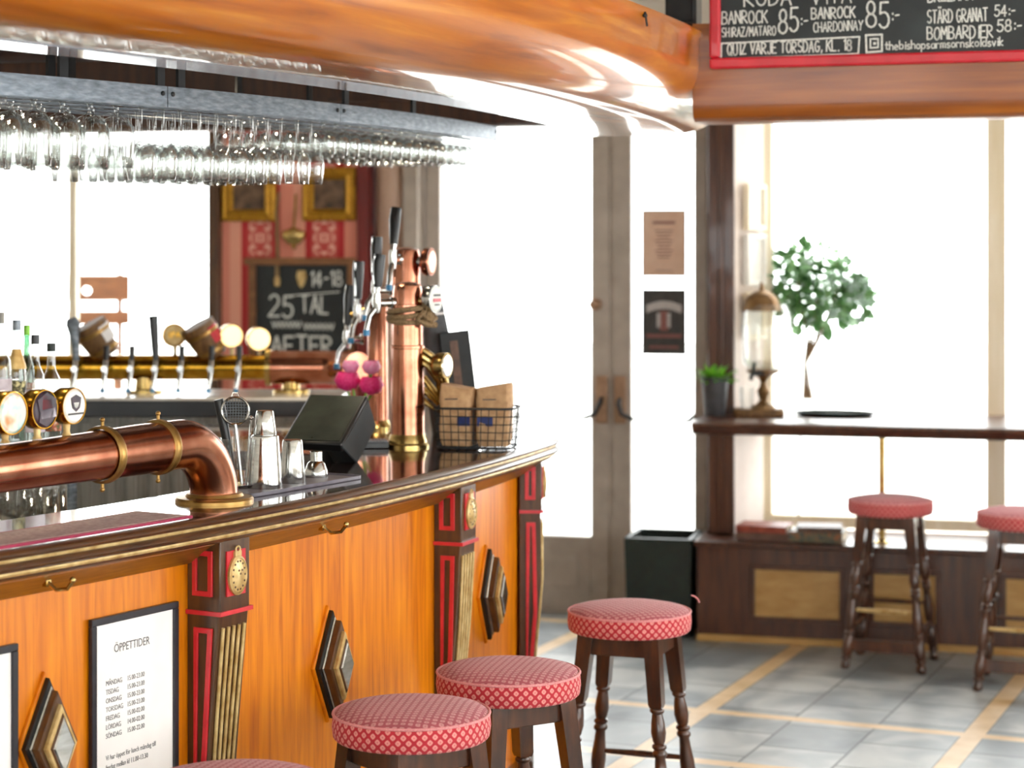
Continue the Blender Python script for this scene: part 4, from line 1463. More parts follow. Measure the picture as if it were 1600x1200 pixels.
for px, py, r in ((152, 530, .066), (321, 531, .066)):
    c0 = at(px, py, YP)
    bm = B()
    mx = Matrix.Translation(lb(c0)) @ Matrix.Rotation(R(-28), 4, 'Y') @ Matrix.Rotation(R(12), 4, 'X')
    lathe(bm, [(r * .74, -.07), (r * .86, -.04), (r * .96, 0), (r, .045), (r * 1.02, .065), (r * .94, .066), (0, .06)], 20, mx)
    b_ = mesh('barrel_sign', bm, 'barrel', bp, smooth=40)
    bm = B()
    for zz, f in ((-.045, .86), (.03, 1.0)):
        lathe(bm, [(r * f, zz - .008), (r * (f + .035), zz - .006), (r * (f + .04), zz + .006), (r * f, zz + .008)], 24, mx, cap=False)
    mesh('barrel_hoop', bm, 'oldbrass', b_)
    bm = B()
    n = 7
    rows = [[mx @ Vector((r * 1.03 * math.cos(R(-58 + 100 * i / n)), r * 1.03 * math.sin(R(-58 + 100 * i / n)), z)) * 1.0 for z in (-.02, .01, .045)] for i in range(n + 1)]
    loft(bm, rows, False)
    mesh('barrel_label', bm, 'lensred' if px > 200 else 'paper', b_)
    bm = B()
    tube(bm, [lb((c0.x, YP, ZP + rg - .005)), lb((c0.x, YP, c0.z - .05))], .012, 10)
    mesh('barrel_stem', bm, 'brass', b_)

# ------------------------------------------------------------------ copper beer towers at the bar end
def tap(par, org, d, hcol='black', hl=.12, lean=.0, tip='blueplastic'):
    """faucet on a column: d = horizontal direction it sticks out, org = shank root (local)"""
    d = Vector((d[0], d[1], 0)).normalized()
    up = Vector((0, 0, 1))
    o = Vector(org)
    bm = B()
    tube(bm, [o, o + d * .05], [.013, .012], 12)
    lathe(bm, [(.018, 0), (.018, .008), (.012, .012)], 14, Matrix.Translation(o) @ up.rotation_difference(d).to_matrix().to_4x4())
    h = o + d * .055
    tube(bm, [h + up * .03, h + up * .0, h - up * .03], [.013, .015, .011], 12)
    tube(bm, [h + d * .0 - up * .01, h + d * .025 - up * .04, h + d * .035 - up * .085], [.01, .009, .008], 12)
    t = mesh('tap', bm, 'chrome', par)
    bm = B()
    e = h + d * .035 - up * .085
    tube(bm, [e + up * .004, e - up * .014], .0105, 10)
    mesh('nozzle_cap', bm, tip, t)
    bm = B()
    a = h + up * .028
    tube(bm, [a, a + up * .02 + d * lean * .02], [.008, .01], 10)
    mesh('handle_collar', bm, 'chrome', t)
    bm = B()
    tube(bm, [a + up * .02 + d * lean * .02, a + up * (.02 + hl * .7) + d * lean * .6 * hl, a + up * (.02 + hl) + d * lean * hl], [.013, .0185, .017], 14)
    mesh('tap_handle', bm, hcol, t)
    bm = B()
    s_ = Vector((-d.y, d.x, 0))
    aa, bb_ = a + up * .03 + d * lean * .04, a + up * (.015 + hl) + d * lean * hl
    tube(bm, [aa + d * .013, bb_ + d * .0165], .0035, 6)
    mesh('handle_edge', bm, 'chrome', t)
    return t

tA = down(637, 698, TOP)
tw = thing('beer_tower', 'tall polished copper beer tower standing on the end of the bar', 'beer tower', (tA.x, tA.y, TOP))
hA = CZ - (440 - HY) * tA.y / F - TOP
rA = .0525
bm = B()
lathe(bm, [(rA + .002, .03), (rA, .04), (rA * .98, .16), (rA * .9, hA - .2), (rA * .86, hA - .03), (rA * .8, hA - .012), (rA * .5, hA - .002), (0, hA)], 40)
mesh('column', bm, 'copper', tw)
bm = B()
lathe(bm, [(.066, 0), (.066, .008), (.06, .014), (.058, .026), (rA + .003, .032), (rA + .001, .04)], 36)
mesh('foot_flange', bm, 'brass', tw)
bm = B()
zr = hA - .14
for z in (hA - .075, hA - .2):
    lathe(bm, [(rA * .9, z - .006), (rA * .9 + .005, z - .004), (rA * .9 + .005, z + .004), (rA * .9, z + .006)], 36, cap=False)
mesh('column_ring', bm, 'copper', tw)
zt = CZ - (473 - HY) * tA.y / F - TOP
tap(tw, (-rA * .8, -.015, zt - .0), (-1, -.5), 'black', .10, -.1)
bm = B()
tube(bm, [(rA * .7, -.02, CZ - (470 - HY) * tA.y / F - TOP), (.085, -.03, CZ - (470 - HY) * tA.y / F - TOP)], .012, 12)
mesh('badge_arm', bm, 'brass', tw)
zc = CZ - (467 - HY) * tA.y / F - TOP
FACE = [('ink', [(-.5, .35), (.5, .35), (.5, .2), (-.5, .2)]), ('lensred', [(-.55, .05), (.55, .05), (.55, -.2), (-.55, -.2)]), ('ink', [(-.35, -.35), (.35, -.35), (.35, -.45), (-.35, -.45)])]
lens(tw, (.088, -.03, zc), (.9, -.45, 0), .043, .035, 'chrome', 'white', FACE)
# lower badge on a curl of brass hose
zc = CZ - (571 - HY) * tA.y / F - TOP
bm = B()
for j in range(3):
    tube(bm, [Vector((rA * .85, .03 + .012 * j, .14 + .035 * j)), Vector((.10, .03 + .012 * j, .10 + .02 * j)), Vector((.115 - .01 * j, .02, .2)), Vector((.085 - .012 * j, .0, zc + .02 - .01 * j)), Vector((rA * .8, .0, zc + .05 - .02 * j))], .011, 10)
mesh('brass_hose', bm, 'brass', tw)
lens(tw, (.122, -.02, zc), (.9, -.4, 0), .04, .04, 'brass', 'chrome')

tB = tA + Vector((.0, .36, 0))
hB = CZ - (386 - HY) * tB.y / F - TOP
xB = at(634, 500, tB.y).x
tw2 = thing('beer_tower', 'tallest copper beer tower, standing behind the one with the rope', 'beer tower', (xB, tB.y, TOP))
bm = B()
lathe(bm, [(.05, .03), (.048, .2), (.046, hB - .03), (.042, hB - .01), (.02, hB), (0, hB)], 36)
mesh('column', bm, 'copper', tw2)
bm = B()
lathe(bm, [(.064, 0), (.064, .01), (.054, .02), (.051, .032)], 30)
mesh('foot_flange', bm, 'brass', tw2)
zt = CZ - (405 - HY) * tB.y / F - TOP
tap(tw2, (-.02, -.045, zt), (-.3, -1), 'black', .115, -.25)
tap(tw2, (-.046, .0, zt - .1), (-1, -.4), 'black', .125, -.05)
zc = CZ - (409 - HY) * tB.y / F - TOP
bm = B()
tube(bm, [(.04, -.01, zc), (.075, -.02, zc)], .018, 14)
mesh('badge_arm', bm, 'chrome', tw2)
lens(tw2, (.085, -.022, zc), (.95, -.3, 0), .045, .03, 'copper', 'copper')

tC = tA + Vector((0, .62, 0))
xC = at(590, 500, tC.y).x
hC = CZ - (470 - HY) * tC.y / F - TOP
tw3 = thing('beer_tower', 'short copper beer tower left of the tall ones with taps facing left', 'beer tower', (xC, tC.y, TOP))
bm = B()
lathe(bm, [(.036, .03), (.034, .2), (.033, hC - .02), (.02, hC), (0, hC)], 36)
mesh('column', bm, 'copper', tw3)
bm = B()
lathe(bm, [(.052, 0), (.052, .01), (.042, .02), (.037, .032)], 30)
mesh('foot_flange', bm, 'brass', tw3)
bm = B()
tube(bm, [(-.04, 0, hC - .03), (-.09, -.01, hC - .05)], .012, 12)
mesh('side_arm', bm, 'brass', tw3)
tap(tw3, (-.03, -.035, hC - .04), (-.7, -1), 'black', .125, -.05)
tap(tw3, (-.05, .01, hC - .13), (-1, -.3), 'black', .135, -.1)

# rope wound round the front tower
zr = CZ - (492 - HY) * tA.y / F
t = thing('rope', 'brown hemp rope wound round the front copper beer tower', 'rope', (tA.x, tA.y, zr))
bm = B()
for j in range(3):
    pts = [Vector(((rA + .006) * math.cos(b), (rA + .006) * math.sin(b), -.014 + .014 * j + .008 * math.sin(b + j))) for b in [2 * PI * i / 26 for i in range(26)]]
    tube(bm, pts, .0085, 8, closed=True)
mesh('coil', bm, 'rope', t)
bm = B()
ball(bm, (.062, -.03, -.008), .022, 12)
tube(bm, [(.05, -.045, .0), (.075, -.045, -.02), (.085, -.02, -.01), (.07, -.0, .01), (.05, -.045, .008), (.03, -.065, -.014), (.06, -.05, -.028), (.088, -.028, -.03)], .009, 8)
mesh('knot', bm, 'rope', t)

# ------------------------------------------------------------------ things on the bar
# wire basket with two paper bags
p = down(746, 700, TOP)
bw_, bd_, bh_ = .228, .15, .125
bs = thing('wire_basket', 'dark wire basket holding two brown paper bags at the bar end', 'basket', (p.x, p.y, TOP), R(-10))
def rect(w_, d_, z, r=.03):
    out = []
    for cx, cy, a0 in ((w_ / 2 - r, d_ / 2 - r, 0), (-w_ / 2 + r, d_ / 2 - r, 90), (-w_ / 2 + r, -d_ / 2 + r, 180), (w_ / 2 - r, -d_ / 2 + r, 270)):
        for i in range(4):
            b = R(a0 + 30 * i)
            out.append(Vector((cx + r * math.cos(b), cy + r * math.sin(b), z)))
    return out
bm = B()
tube(bm, rect(bw_ * 1.08, bd_ * 1.08, bh_), .0035, 6, closed=True)
tube(bm, rect(bw_, bd_, .006), .0035, 6, closed=True)
mesh('rim_wire', bm, 'blackmatte', bs)
bm = B()
for i in range(1, 5):
    f = 1 + .08 * i / 5
    tube(bm, rect(bw_ * f, bd_ * f, .006 + (bh_ - .006) * i / 5), .0016, 5, closed=True)
lo, hi = rect(bw_, bd_, .006), rect(bw_ * 1.08, bd_ * 1.08, bh_)
def along(lst, f):
    n = len(lst)
    per = [(lst[(i + 1) % n] - lst[i]).length for i in range(n)]
    tot = sum(per) * f
    for i in range(n):
        if tot <= per[i]:
            return lst[i].lerp(lst[(i + 1) % n], tot / per[i])
        tot -= per[i]
    return lst[0]
for i in range(32):
    tube(bm, [along(lo, i / 32), along(hi, i / 32)], .0014, 5)
for i in range(1, 8):
    x = -bw_ / 2 + bw_ * i / 8
    tube(bm, [(x, -bd_ / 2, .006), (x, bd_ / 2, .006)], .0014, 5)
mesh('wire_mesh', bm, 'blackmatte', bs)
for sx, lab in ((-1, 'brown paper bag in the wire basket, the one next to the copper tower'), (1, 'brown paper bag in the wire basket, the one next to the door')):
    g = thing('paper_bag', lab, 'paper bag', (p.x + sx * .0545 * math.cos(R(10)), p.y - sx * .0545 * math.sin(R(10)), TOP + .01), R(-10 + 4 * sx))
    bm = B()
    rows = []
    hb = .178 if sx < 0 else .182
    for z, f, wob in ((0, .9, 0), (.02, 1, .002), (.06, 1.02, .003), (.1, .98, .004), (.135, 1.03, .004), (hb - .006, 1.06, .003), (hb, 1.06, .002)):
        row = []
        for q in rect(.098 * f, (.118 if z < .13 else .07 if z > .16 else .1) * f, z + (0), .012):
            row.append(q + Vector((random.uniform(-wob, wob), random.uniform(-wob, wob), (.008 * sx * q.x / .05 if z > .16 else 0))))
        rows.append(row)
    loft(bm, rows)
    bag = mesh('bag', bm, 'kraft', g, smooth=25)
    bm = B()
    box(bm, -.05, .05, -.062, -.056, .128, .168, 0, Matrix.Rotation(R(-8), 4, 'X') @ Matrix.Translation((0, .012, .002)))
    mesh('folded_top', bm, 'kraft', bag, smooth=0, bevel=.002)
    bm = B()
    x0, x1 = (.008, .048) if sx < 0 else (-.048, .0)
    rows = [[Vector((x, -.0612, z)) for z in (.062, .09)] for x in (x0, (x0 + x1) / 2, x1)]
    loft(bm, rows, False)
    mesh('printed_mark', bm, 'navy', bag, smooth=0)
    bm = B()
    tube(bm, [(-.03, -.063, .142), (.01, -.0635, .143)], .0018, 5)
    mesh('pencil_line', bm, 'ink', bag)
    o = bag

# dark menus and a padded cover standing behind the towers
for px, pyt, wd, hh, lean, dy, lab, k in ((690, 445, .10, .40, -9, .42, 'dark grey cloth sleeve with a white button behind the copper tower', 'potgrey'), (718, 517, .10, .29, -14, .36, 'dark leather menu cover leaning behind the wire basket', 'blackmatte')):
    Y = tA.y + dy
    c0 = at(px, pyt, Y)
    h = c0.z - TOP
    t = thing('menu_cover', lab, 'menu', (c0.x + .02, Y, TOP), R(12))
    mx = Matrix.Rotation(R(-6), 4, 'Y') @ Matrix.Rotation(R(-4), 4, 'X')
    bm = B()
    if k == 'potgrey':
        loft(bm, [[mx @ q for q in rect(wd * f, .06 * f, z, .02)] for z, f in ((0, 1.0), (.1, 1.05), (.2, 1.02), (.3, .9), (h * .84, .72), (h - .01, .66), (h, .62))])
        mesh('cover', bm, k, t)
        bm = B()
        lathe(bm, [(.016, 0), (.014, .003), (0, .004)], 16, mx @ Matrix.Translation((.012, -.022, h - .055)) @ UP)
        mesh('button', bm, 'white', t)
        bm = B()
        loft(bm, [[mx @ q for q in rect(wd * .74, .049, z, .018)] for z in (h * .80, h * .815)])
        mesh('band', bm, 'paper', t)
    else:
        box(bm, -wd / 2, wd / 2, -.008, .008, 0, h, 0, mx)
        mesh('cover', bm, k, t, bevel=.003)
        bm = B()
        box(bm, -.018, .008, -.0092, -.008, .02, h - .03, 0, mx)
        mesh('coloured_stripe', bm, 'bookbrown', t, smooth=0)

# vase with pink roses
p = at(560, 600, 6.75)
q = Vector((p.x, p.y, TOP))
t = thing('rose_vase', 'small vase of hot pink roses between the back taps and the towers', 'flowers', (q.x, q.y, TOP))
bm = B()
lathe(bm, [(.03, 0), (.032, .008), (.032, .06), (.026, .08), (.03, .09), (.027, .09), (.023, .08), (0, .07)], 20)
mesh('vase', bm, 'white', t)
roses = [(543, 594, .042, 'pink'), (580, 601, .04, 'pink'), (580, 573, .03, 'palepink'), (548, 572, .028, 'palepink')]
for px, py, r, k in roses:
    c0 = at(px, py, 6.75 + random.uniform(-.03, .03))
    lc = c0 - Vector((q.x, q.y, TOP))
    bm = B()
    for j in range(4):
        rr = r * (1 - .22 * j)
        for i in range(5 if j < 3 else 3):
            b = 2 * PI * (i / 5 + j * .11)
            rows = []
            for v in range(4):
                ph = -PI / 2 + PI * .75 * v / 3
                rows.append([lc + Vector((rr * math.cos(ph) * math.cos(b + du) * (1 + .1 * v / 3), rr * math.cos(ph) * math.sin(b + du) * (1 + .1 * v / 3), rr * math.sin(ph) * .9 + .004 * j)) for du in (-.75, -.4, 0, .4, .75)])
            loft(bm, rows, False)
    mesh('rose', bm, k, t, smooth=180)
    bm = B()
    tube(bm, [(lc.x * .25, lc.y * .25, .075), lc - Vector((0, 0, r * .8))], .004, 6)
    mesh('stem', bm, 'leaf', t)

# till screen
tl, tr = at(487, 615, 6.0), at(578, 618, 5.95)
bl = at(440, 690, 5.8)
t = thing('till_screen', 'dark tilted till touchscreen behind the bar', 'till', (at(545, 700, 5.95).x, 5.95, .94))
org = Vector((at(545, 700, 5.95).x, 5.95, .94))
xv = (tr - tl)
yv = (tl - bl)
wv, hv = xv.length, yv.length
xv.normalize()
zv = xv.cross(yv).normalized()
yv = zv.cross(xv)
if zv.z < 0: zv = -zv
mx = Matrix.Translation(bl - org) @ Matrix((xv, yv, zv)).transposed().to_4x4()
bm = B()
box(bm, 0, wv, 0, hv, -.03, 0, 0, mx)
case = mesh('case', bm, 'black', t, bevel=.006)
bm = B()
box(bm, .01, wv - .01, .012, hv - .01, 0, .002, 0, mx)
mesh('glass_screen', bm, 'screen', t, smooth=0)
bm = B()
cb = mx @ Vector((wv * .55, hv * .5, -.03))
tube(bm, [(cb.x, cb.y, cb.z + .01), (cb.x + .02, cb.y + .03, .12), (.0, .02, .015)], [.04, .04, .05], 16)
mesh('stand', bm, 'black', t)
bm = B()
box(bm, -.1, .1, -.06, .12, 0, .02)
mesh('stand_foot', bm, 'black', t, bevel=.006)
bm = B()
loft(bm, [[mx @ Vector(v) for v in ((wv * .7, .0, -.01), (wv, .0, -.01), (wv, hv, -.012), (wv * .8, hv, -.012))], [mx @ Vector(v) + Vector((.03, .03, -.06)) for v in ((wv * .6, .03, -.02), (wv, .03, -.02), (wv, hv - .03, -.02), (wv * .8, hv - .03, -.02))]])
mesh('rear_housing', bm, 'blackmatte', t, bevel=.004)

# ridged black tray by the tower
p = down(590, 694, TOP + .01)
t = thing('drip_tray', 'small black ridged drip tray at the foot of the copper tower', 'tray', (p.x - .015, p.y, TOP), R(10))
bm = B()
box(bm, -.045, .045, -.045, .045, 0, .02)
mesh('tray', bm, 'black', t, bevel=.003)
for i in range(9):
    bm = B()
    box(bm, -.042 + i * .0098, -.0375 + i * .0098, -.042, .042, .02, .0235)
    mesh('ridge', bm, 'steel', t, smooth=0)

# cocktail tray and what stands on it
ptL, ptR = down(392, 778, TOP), down(566, 748, TOP)
c = (ptL + ptR) / 2
ra = math.atan2(ptR.y - ptL.y, ptR.x - ptL.x)
lt = (ptR - ptL).length
c = c + Vector((-math.sin(ra), math.cos(ra), 0)) * .06
t = thing('serving_tray', 'flat dark plastic tray with cocktail tools on the bar', 'tray', (c.x, c.y, TOP), ra)
bm = B()
prism(bm, [(q.x, q.y) for q in rect(lt, .13, 0, .02)], 0, .006)
mesh('base', bm, 'traygrey', t, bevel=.002)
bm = B()
rows = []
o_, i_ = rect(lt, .13, 0, .02), rect(lt - .012, .118, 0, .015)
for a, b in zip(o_ + o_[:1], i_ + i_[:1]):
    rows.append([a + Vector((0, 0, .004)), a + Vector((0, 0, .010)), b + Vector((0, 0, .010)), b + Vector((0, 0, .004))])
loft(bm, rows, True, 0, False)
mesh('rim', bm, 'traygrey', t)
ZTR = TOP + .006
def stand(px, py): return down(px, py, ZTR)
def cup(name, lab, cat, px, py, prof, k='chrome'):
    p = stand(px, py)
    t = thing(name, lab, cat, (p.x, p.y, ZTR))
    bm = B()
    lathe(bm, prof, 28, cap=False)
    mesh('body', bm, k, t)
    return t
u_ = 5.2 / 3200
cup('shaker_tin', 'tallest steel shaker tin, upside down on the cocktail tray', 'shaker', 414, 762, [(.0, 0), (.043, 0), (.044, .004), (.042, .03), (.036, .125), (.035, .13), (.03, .133), (0, .133)])
tp_ = stand(414, 762)
t = thing('shaker_cup', 'small steel cup upside down on top of the tallest shaker tin', 'cup', (tp_.x, tp_.y, ZTR + .1335))
bm = B()
lathe(bm, [(0, 0), (.029, 0), (.03, .003), (.022, .056), (.02, .06), (0, .06)], 28, cap=False)
mesh('body', bm, 'chrome', t)
cup('shaker_cup', 'medium steel cup upside down right of the tall shaker tin', 'cup', 457, 754, [(0, 0), (.033, 0), (.034, .003), (.026, .105), (.024, .11), (0, .11)])
t = cup('shaker_strainer', 'short steel shaker top with narrow neck at the tray end', 'shaker', 494, 745, [(0, 0), (.031, 0), (.032, .004), (.03, .018), (.023, .036), (.016, .042), (.016, .066), (.0145, .068), (0, .068)])
# mixing glass with muddler and strainer
pg = stand(371, 762)
t = thing('mixing_glass', 'clear mixing glass holding bar tools beside the copper pipe', 'glass', (pg.x, pg.y, ZTR))
bm = B()
lathe(bm, [(0, 0), (.036, 0), (.038, .004), (.046, .125), (.0445, .125), (.036, .008), (0, .008)], 28, cap=False)
mesh('body', bm, 'glass', t)
t = thing('muddler', 'black muddler standing in the mixing glass', 'muddler', (pg.x - .012, pg.y + .004, ZTR + .009))
bm = B()
tube(bm, [(0, 0, 0), (-.012, 0, .09), (-.033, 0, .2), (-.036, 0, .212)], [.012, .011, .0135, .012], 16)
mesh('shaft', bm, 'black', t)
t = thing('bar_strainer', 'round wire mesh strainer standing in the mixing glass', 'strainer', (pg.x + .008, pg.y - .006, ZTR + .009))
sc_ = Vector((-.012, -.004, .185))
bm = B()
tube(bm, [sc_ + Vector((.034 * math.cos(b), 0, .034 * math.sin(b))) for b in [2 * PI * i / 28 for i in range(28)]], .003, 8, closed=True)
mesh('rim', bm, 'chrome', t)
bm = B()
for i in range(9):
    x = -.028 + .007 * i
    h = math.sqrt(.034 ** 2 - x * x)
    tube(bm, [sc_ + Vector((x, 0, -h)), sc_ + Vector((x, .012, 0)), sc_ + Vector((x, 0, h))], .0009, 5)
    tube(bm, [sc_ + Vector((-h, 0, x)), sc_ + Vector((0, .012, x)), sc_ + Vector((h, 0, x))], .0009, 5)
mesh('wire_mesh', bm, 'steel', t)
bm = B()
tube(bm, [sc_ + Vector((0, 0, -.034)), Vector((.004, 0, 0))], .004, 8)
tube(bm, [sc_ + Vector((-.01, 0, .035)), sc_ + Vector((-.006, 0, .044)), sc_ + Vector((.006, 0, .044)), sc_ + Vector((.01, 0, .035))], .002, 6)
mesh('handle', bm, 'chrome', t)
t = thing('bar_spoon', 'thin steel bar spoon standing in the mixing glass', 'spoon', (pg.x + .02, pg.y + .012, ZTR + .009))
bm = B()
tube(bm, [(0, 0, 0), (.012, .0, .16)], .003, 8)
ball(bm, (.0125, 0, .165), .006, 10)
mesh('shaft', bm, 'chrome', t)

# bar runner lying on the top
p0, p1 = down(-60, 862, TOP), down(245, 808, TOP)
s0, o0 = SA(p0.x, p0.y)
s1, o1 = SA(p1.x, p1.y)
t = thing('bar_runner', 'beige towelling bar runner with crimson border lying on the bar', 'bar runner', (0, 0, TOP))
def rstrip(name, sa, sb, oa, ob, z0, z1, k):
    bm = B()
    n = 16
    loft(bm, [[C(sa + (sb - sa) * i / n, oa, z0), C(sa + (sb - sa) * i / n, oa, z1), C(sa + (sb - sa) * i / n, ob, z1), C(sa + (sb - sa) * i / n, ob, z0)] for i in range(n + 1)])
    mesh(name, bm, k, t, smooth=30)
ra_, rb_ = S(-300, -.05), S(250, -.13)
rstrip('border', ra_, rb_, -.035, -.20, .0, .003, 'runnerred')
rstrip('field', ra_ + .012, rb_ - .012, -.047, -.188, .003, .0042, 'runner')
# round steel tray of tumblers on the work shelf
pt = at(45, 800, 5.25)
zt_ = .94
Yt = (CZ - zt_ - .02) * F / (806 - HY)
cx_ = at(30, 800, Yt).x
q = Vector((cx_, Yt, zt_))
tt = thing('glass_tray', 'round pale tray full of upturned tumblers below the copper pipe', 'tray', (q.x, q.y, q.z))
bm = B()
lathe(bm, [(0, .0), (.14, 0), (.15, .003), (.155, .022), (.152, .022), (.147, .006), (0, .006)], 40, cap=False)
mesh('tray', bm, 'chrome', tt)
bm = B()
lathe(bm, [(0, .108), (.024, .108), (.0265, .105), (.033, .0), (.031, 0), (.0245, .1), (0, .102)], 20, cap=False)
bmesh.ops.recalc_face_normals(bm, faces=bm.faces)
tm = bpy.data.meshes.new('tumbler')
bm.to_mesh(tm); bm.free()
tm.materials.append(M['glass'])
for pp in tm.polygons: pp.use_smooth = True
for i, (dx, dy) in enumerate([(0, 0), (.07, 0), (-.07, 0), (.035, .062), (-.035, .062), (.035, -.062), (-.035, -.062), (.105, .062 * .9), (.105, -.055)]):
    g = bpy.data.objects.new('tumbler', tm)
    COL.objects.link(g)
    g.location = (q.x + dx, q.y + dy, zt_ + .0065)
    tag(g, 'clear tumbler upside down on the round tray under the copper pipe', 'glass', 'tumblers on the round tray')

# bottles on a raised steel shelf
Ys = 5.75
t = thing('bottle_shelf', 'steel shelf carrying liquor bottles behind the copper pipe', 'shelf', (at(20, 650, Ys).x, Ys, .94))
zs_ = 1.21
bm = B()
box(bm, -.5, .2, -.08, .14, zs_ - .96, zs_ - .94)
mesh('shelf_board', bm, 'steel', t, bevel=.003)
for x in (-.46, .16):
    bm = B()
    tube(bm, [(x, .03, 0), (x, .03, zs_ - .955)], .014, 10)
    mesh('leg', bm, 'steel', t)
def bottle(px, Y, ytop, w_px, glass_, cap_, lab_k, label, extra=None):
    c0 = at(px, ytop, Y)
    h = c0.z - zs_
    r = w_px / 2 * Y / F
    t = thing('liquor_bottle', label, 'bottle', (c0.x, Y, zs_))
    bm = B()
    nk = .32 * r
    lathe(bm, [(0, 0), (r * .94, 0), (r, .006), (r, h * .56), (r * .9, h * .64), (r * .5, h * .72), (nk * 1.25, h * .77), (nk * 1.15, h * .9), (nk * 1.3, h * .905), (nk * 1.3, h * .925), (0, h * .925)], 28, cap=False)
    b_ = mesh('bottle', bm, glass_, t)
    bm = B()
    lathe(bm, [(nk * 1.38, h * .915), (nk * 1.38, h), (0, h)], 20)
    mesh('cap', bm, cap_, t)
    bm = B()
    lathe(bm, [(r * 1.012, h * .12), (r * 1.012, h * .5)], 28, cap=False)
    mesh('paper_label', bm, lab_k, t)
    if extra:
        bm = B()
        lathe(bm, [(nk * 1.5, h * .76), (r * .62, h * .71), (r * .95, h * .63), (r * 1.01, h * .6)], 28, cap=False)
        mesh('neck_label', bm, extra, t)
    return t
bottle(-2, 5.72, 488, 40, 'bottleglass', 'greymetal', 'labelB', 'clear bottle with grey cap cut off by the left edge')
bottle(26, 5.8, 500, 30, 'bottleglass', 'steel', 'labelA', 'clear bottle with steel cap and black cream label', 'gilt')
bottle(55, 5.7, 523, 30, 'bottleglass', 'black', 'labelB', 'clear bottle with black cap and lilac label')
bottle(80, 5.78, 536, 31, 'bottleglass', 'darkgreen', 'labelC', 'dark green capped bottle with green and red label')
bottle(42, 5.86, 508, 24, 'greenglass', 'leaf', 'labelC', 'slim green bottle with bright green stopper')

# ------------------------------------------------------------------ papered pier: pictures, brass, chalkboard
def on_wall(px, py, d=0.0):
    u = W.u(px, d)
    q = W.pt(u, d)
    return Vector((q.x, q.y, CZ - (py - HY) * q.y / F))
def wlen(px0, px1, d=0.0): return W.u(px1, d) - W.u(px0, d)
def hlen(px, py0, py1, d=0.0): return W.z_of(px, py0, d) - W.z_of(px, py1, d)

def gilt_picture(px0, px1, py0, py1, label):
    cx = (px0 + px1) / 2
    q = on_wall(cx, py1, .002)
    w_, h_ = wlen(px0, px1), hlen(cx, py0, py1)
    t = thing('framed_picture', label, 'picture', q, AW)
    bm = B()
    pr = [(0, 0), (0, -.02), (.012, -.03), (.03, -.024), (.045, -.034), (.06, -.014), (.06, 0)]
    rows = []
    for sx, sz in ((-1, 0), (1, 0), (1, 1), (-1, 1), (-1, 0)):
        rows.append([Vector((sx * (w_ / 2 - o), y, (h_ - o) if sz else o)) for o, y in pr])
    loft(bm, rows, False, 0, False)
    mesh('frame', bm, 'giltframe', t, smooth=25)
    bm = B()
    box(bm, -w_ / 2 + .055, w_ / 2 - .055, -.012, -.001, .055, h_ - .055)
    mesh('painting', bm, 'oilpaint', t, smooth=0)
    return t
gilt_picture(348, 432, 240, 346, 'gilt framed picture on the red wall, partly behind the hanging glasses')
gilt_picture(474, 558, 262, 345, 'gilt framed picture on the red wall, next to the door column')

q = on_wall(459, 366, .03)
t = thing('brass_ornament', 'round brass ornament hanging between the two gilt pictures', 'ornament', q, AW)
bm = B()
lathe(bm, [(0, -.05), (.03, -.045), (.058, -.02), (.066, 0), (.058, .012), (.03, .022), (.012, .03), (0, .03)], 28, Matrix.Diagonal((1, .45, 1.1, 1)))
mesh('bell', bm, 'brass', t)
bm = B()
tube(bm, [(0, .0, .03), (0, .02, .12), (0, .028, .2)], .006, 8)
mesh('hanger', bm, 'oldbrass', t)
bm = B()
ball(bm, (0, 0, -.062), .014, 12)
mesh('clapper', bm, 'oldbrass', t)
q = on_wall(433, 425, .03)
t = thing('bell_cord', 'pale cord hanging beside the round brass ornament', 'cord', q, AW)
bm = B()
tube(bm, [(0, 0, -.02), (.002, 0, .1), (-.004, .005, .3), (0, .025, .4)], [.012, .009, .008, .006], 10)
mesh('cord', bm, 'rope', t)
bm = B()
lathe(bm, [(.006, 0), (.016, -.012), (.014, -.05), (0, -.052)], 12, Matrix.Translation((0, 0, -.02)))
mesh('tassel', bm, 'gilt', t)

u0, u1 = W.u(392), W.u(556)
z0, z1 = W.z_of(470, 566), W.z_of(470, 403)
o = W.pt(u0, .002)
t = thing('chalkboard', 'wood framed wall chalkboard on the red striped wall', 'chalkboard', (o.x, o.y, z0), AW)
w_, h_ = u1 - u0, z1 - z0
fr = .035
bm = B()
box(bm, 0, w_, -.035, 0, 0, fr)
box(bm, -.02, w_ + .02, -.05, 0, h_ - fr, h_)
box(bm, 0, fr, -.035, 0, fr, h_ - fr)
box(bm, w_ - fr, w_, -.035, 0, fr, h_ - fr)
mesh('frame', bm, 'terracewood', t, smooth=0, bevel=.006)
bm = B()
box(bm, fr * .6, w_ - fr * .6, -.014, 0, fr * .6, h_ - fr * .6)
sl = mesh('slate', bm, 'slateboard', t, smooth=0)
bm = B()
def cx(px): return W.u(px, .016) - u0
def cz(px, py): return W.z_of(px, py, .016) - z0
def cput(s, x0, x1, y0, y1, wd): letter(bm, s, cx(x0), cx(x1), cz(x0, y1), cz(x0, y0), wd, -.0148)
cput('14-18', 484, 534, 424, 447, .008)
cput('25', 420, 457, 462, 495, .01)
cput('TAL', 470, 512, 462, 489, .009)
cput('AFTER', 424, 519, 525, 553, .011)
stroke(bm, [(cx(x), cz(x, y)) for x, y in ((452, 462), (530, 456))], .005, 0, -.0148)
for a, b, y in ((425, 470, 507), (474, 522, 510)):
    pts = [(cx(a + (b - a) * i / 14), cz(a, y + (5 if i % 2 else -5))) for i in range(15)]
    stroke(bm, pts, .006, 0, -.0148)
mesh('chalk_lettering', bm, 'chalk', sl, smooth=0)
bm = B()
c = Vector((cx(471), -.0146, cz(471, 436)))
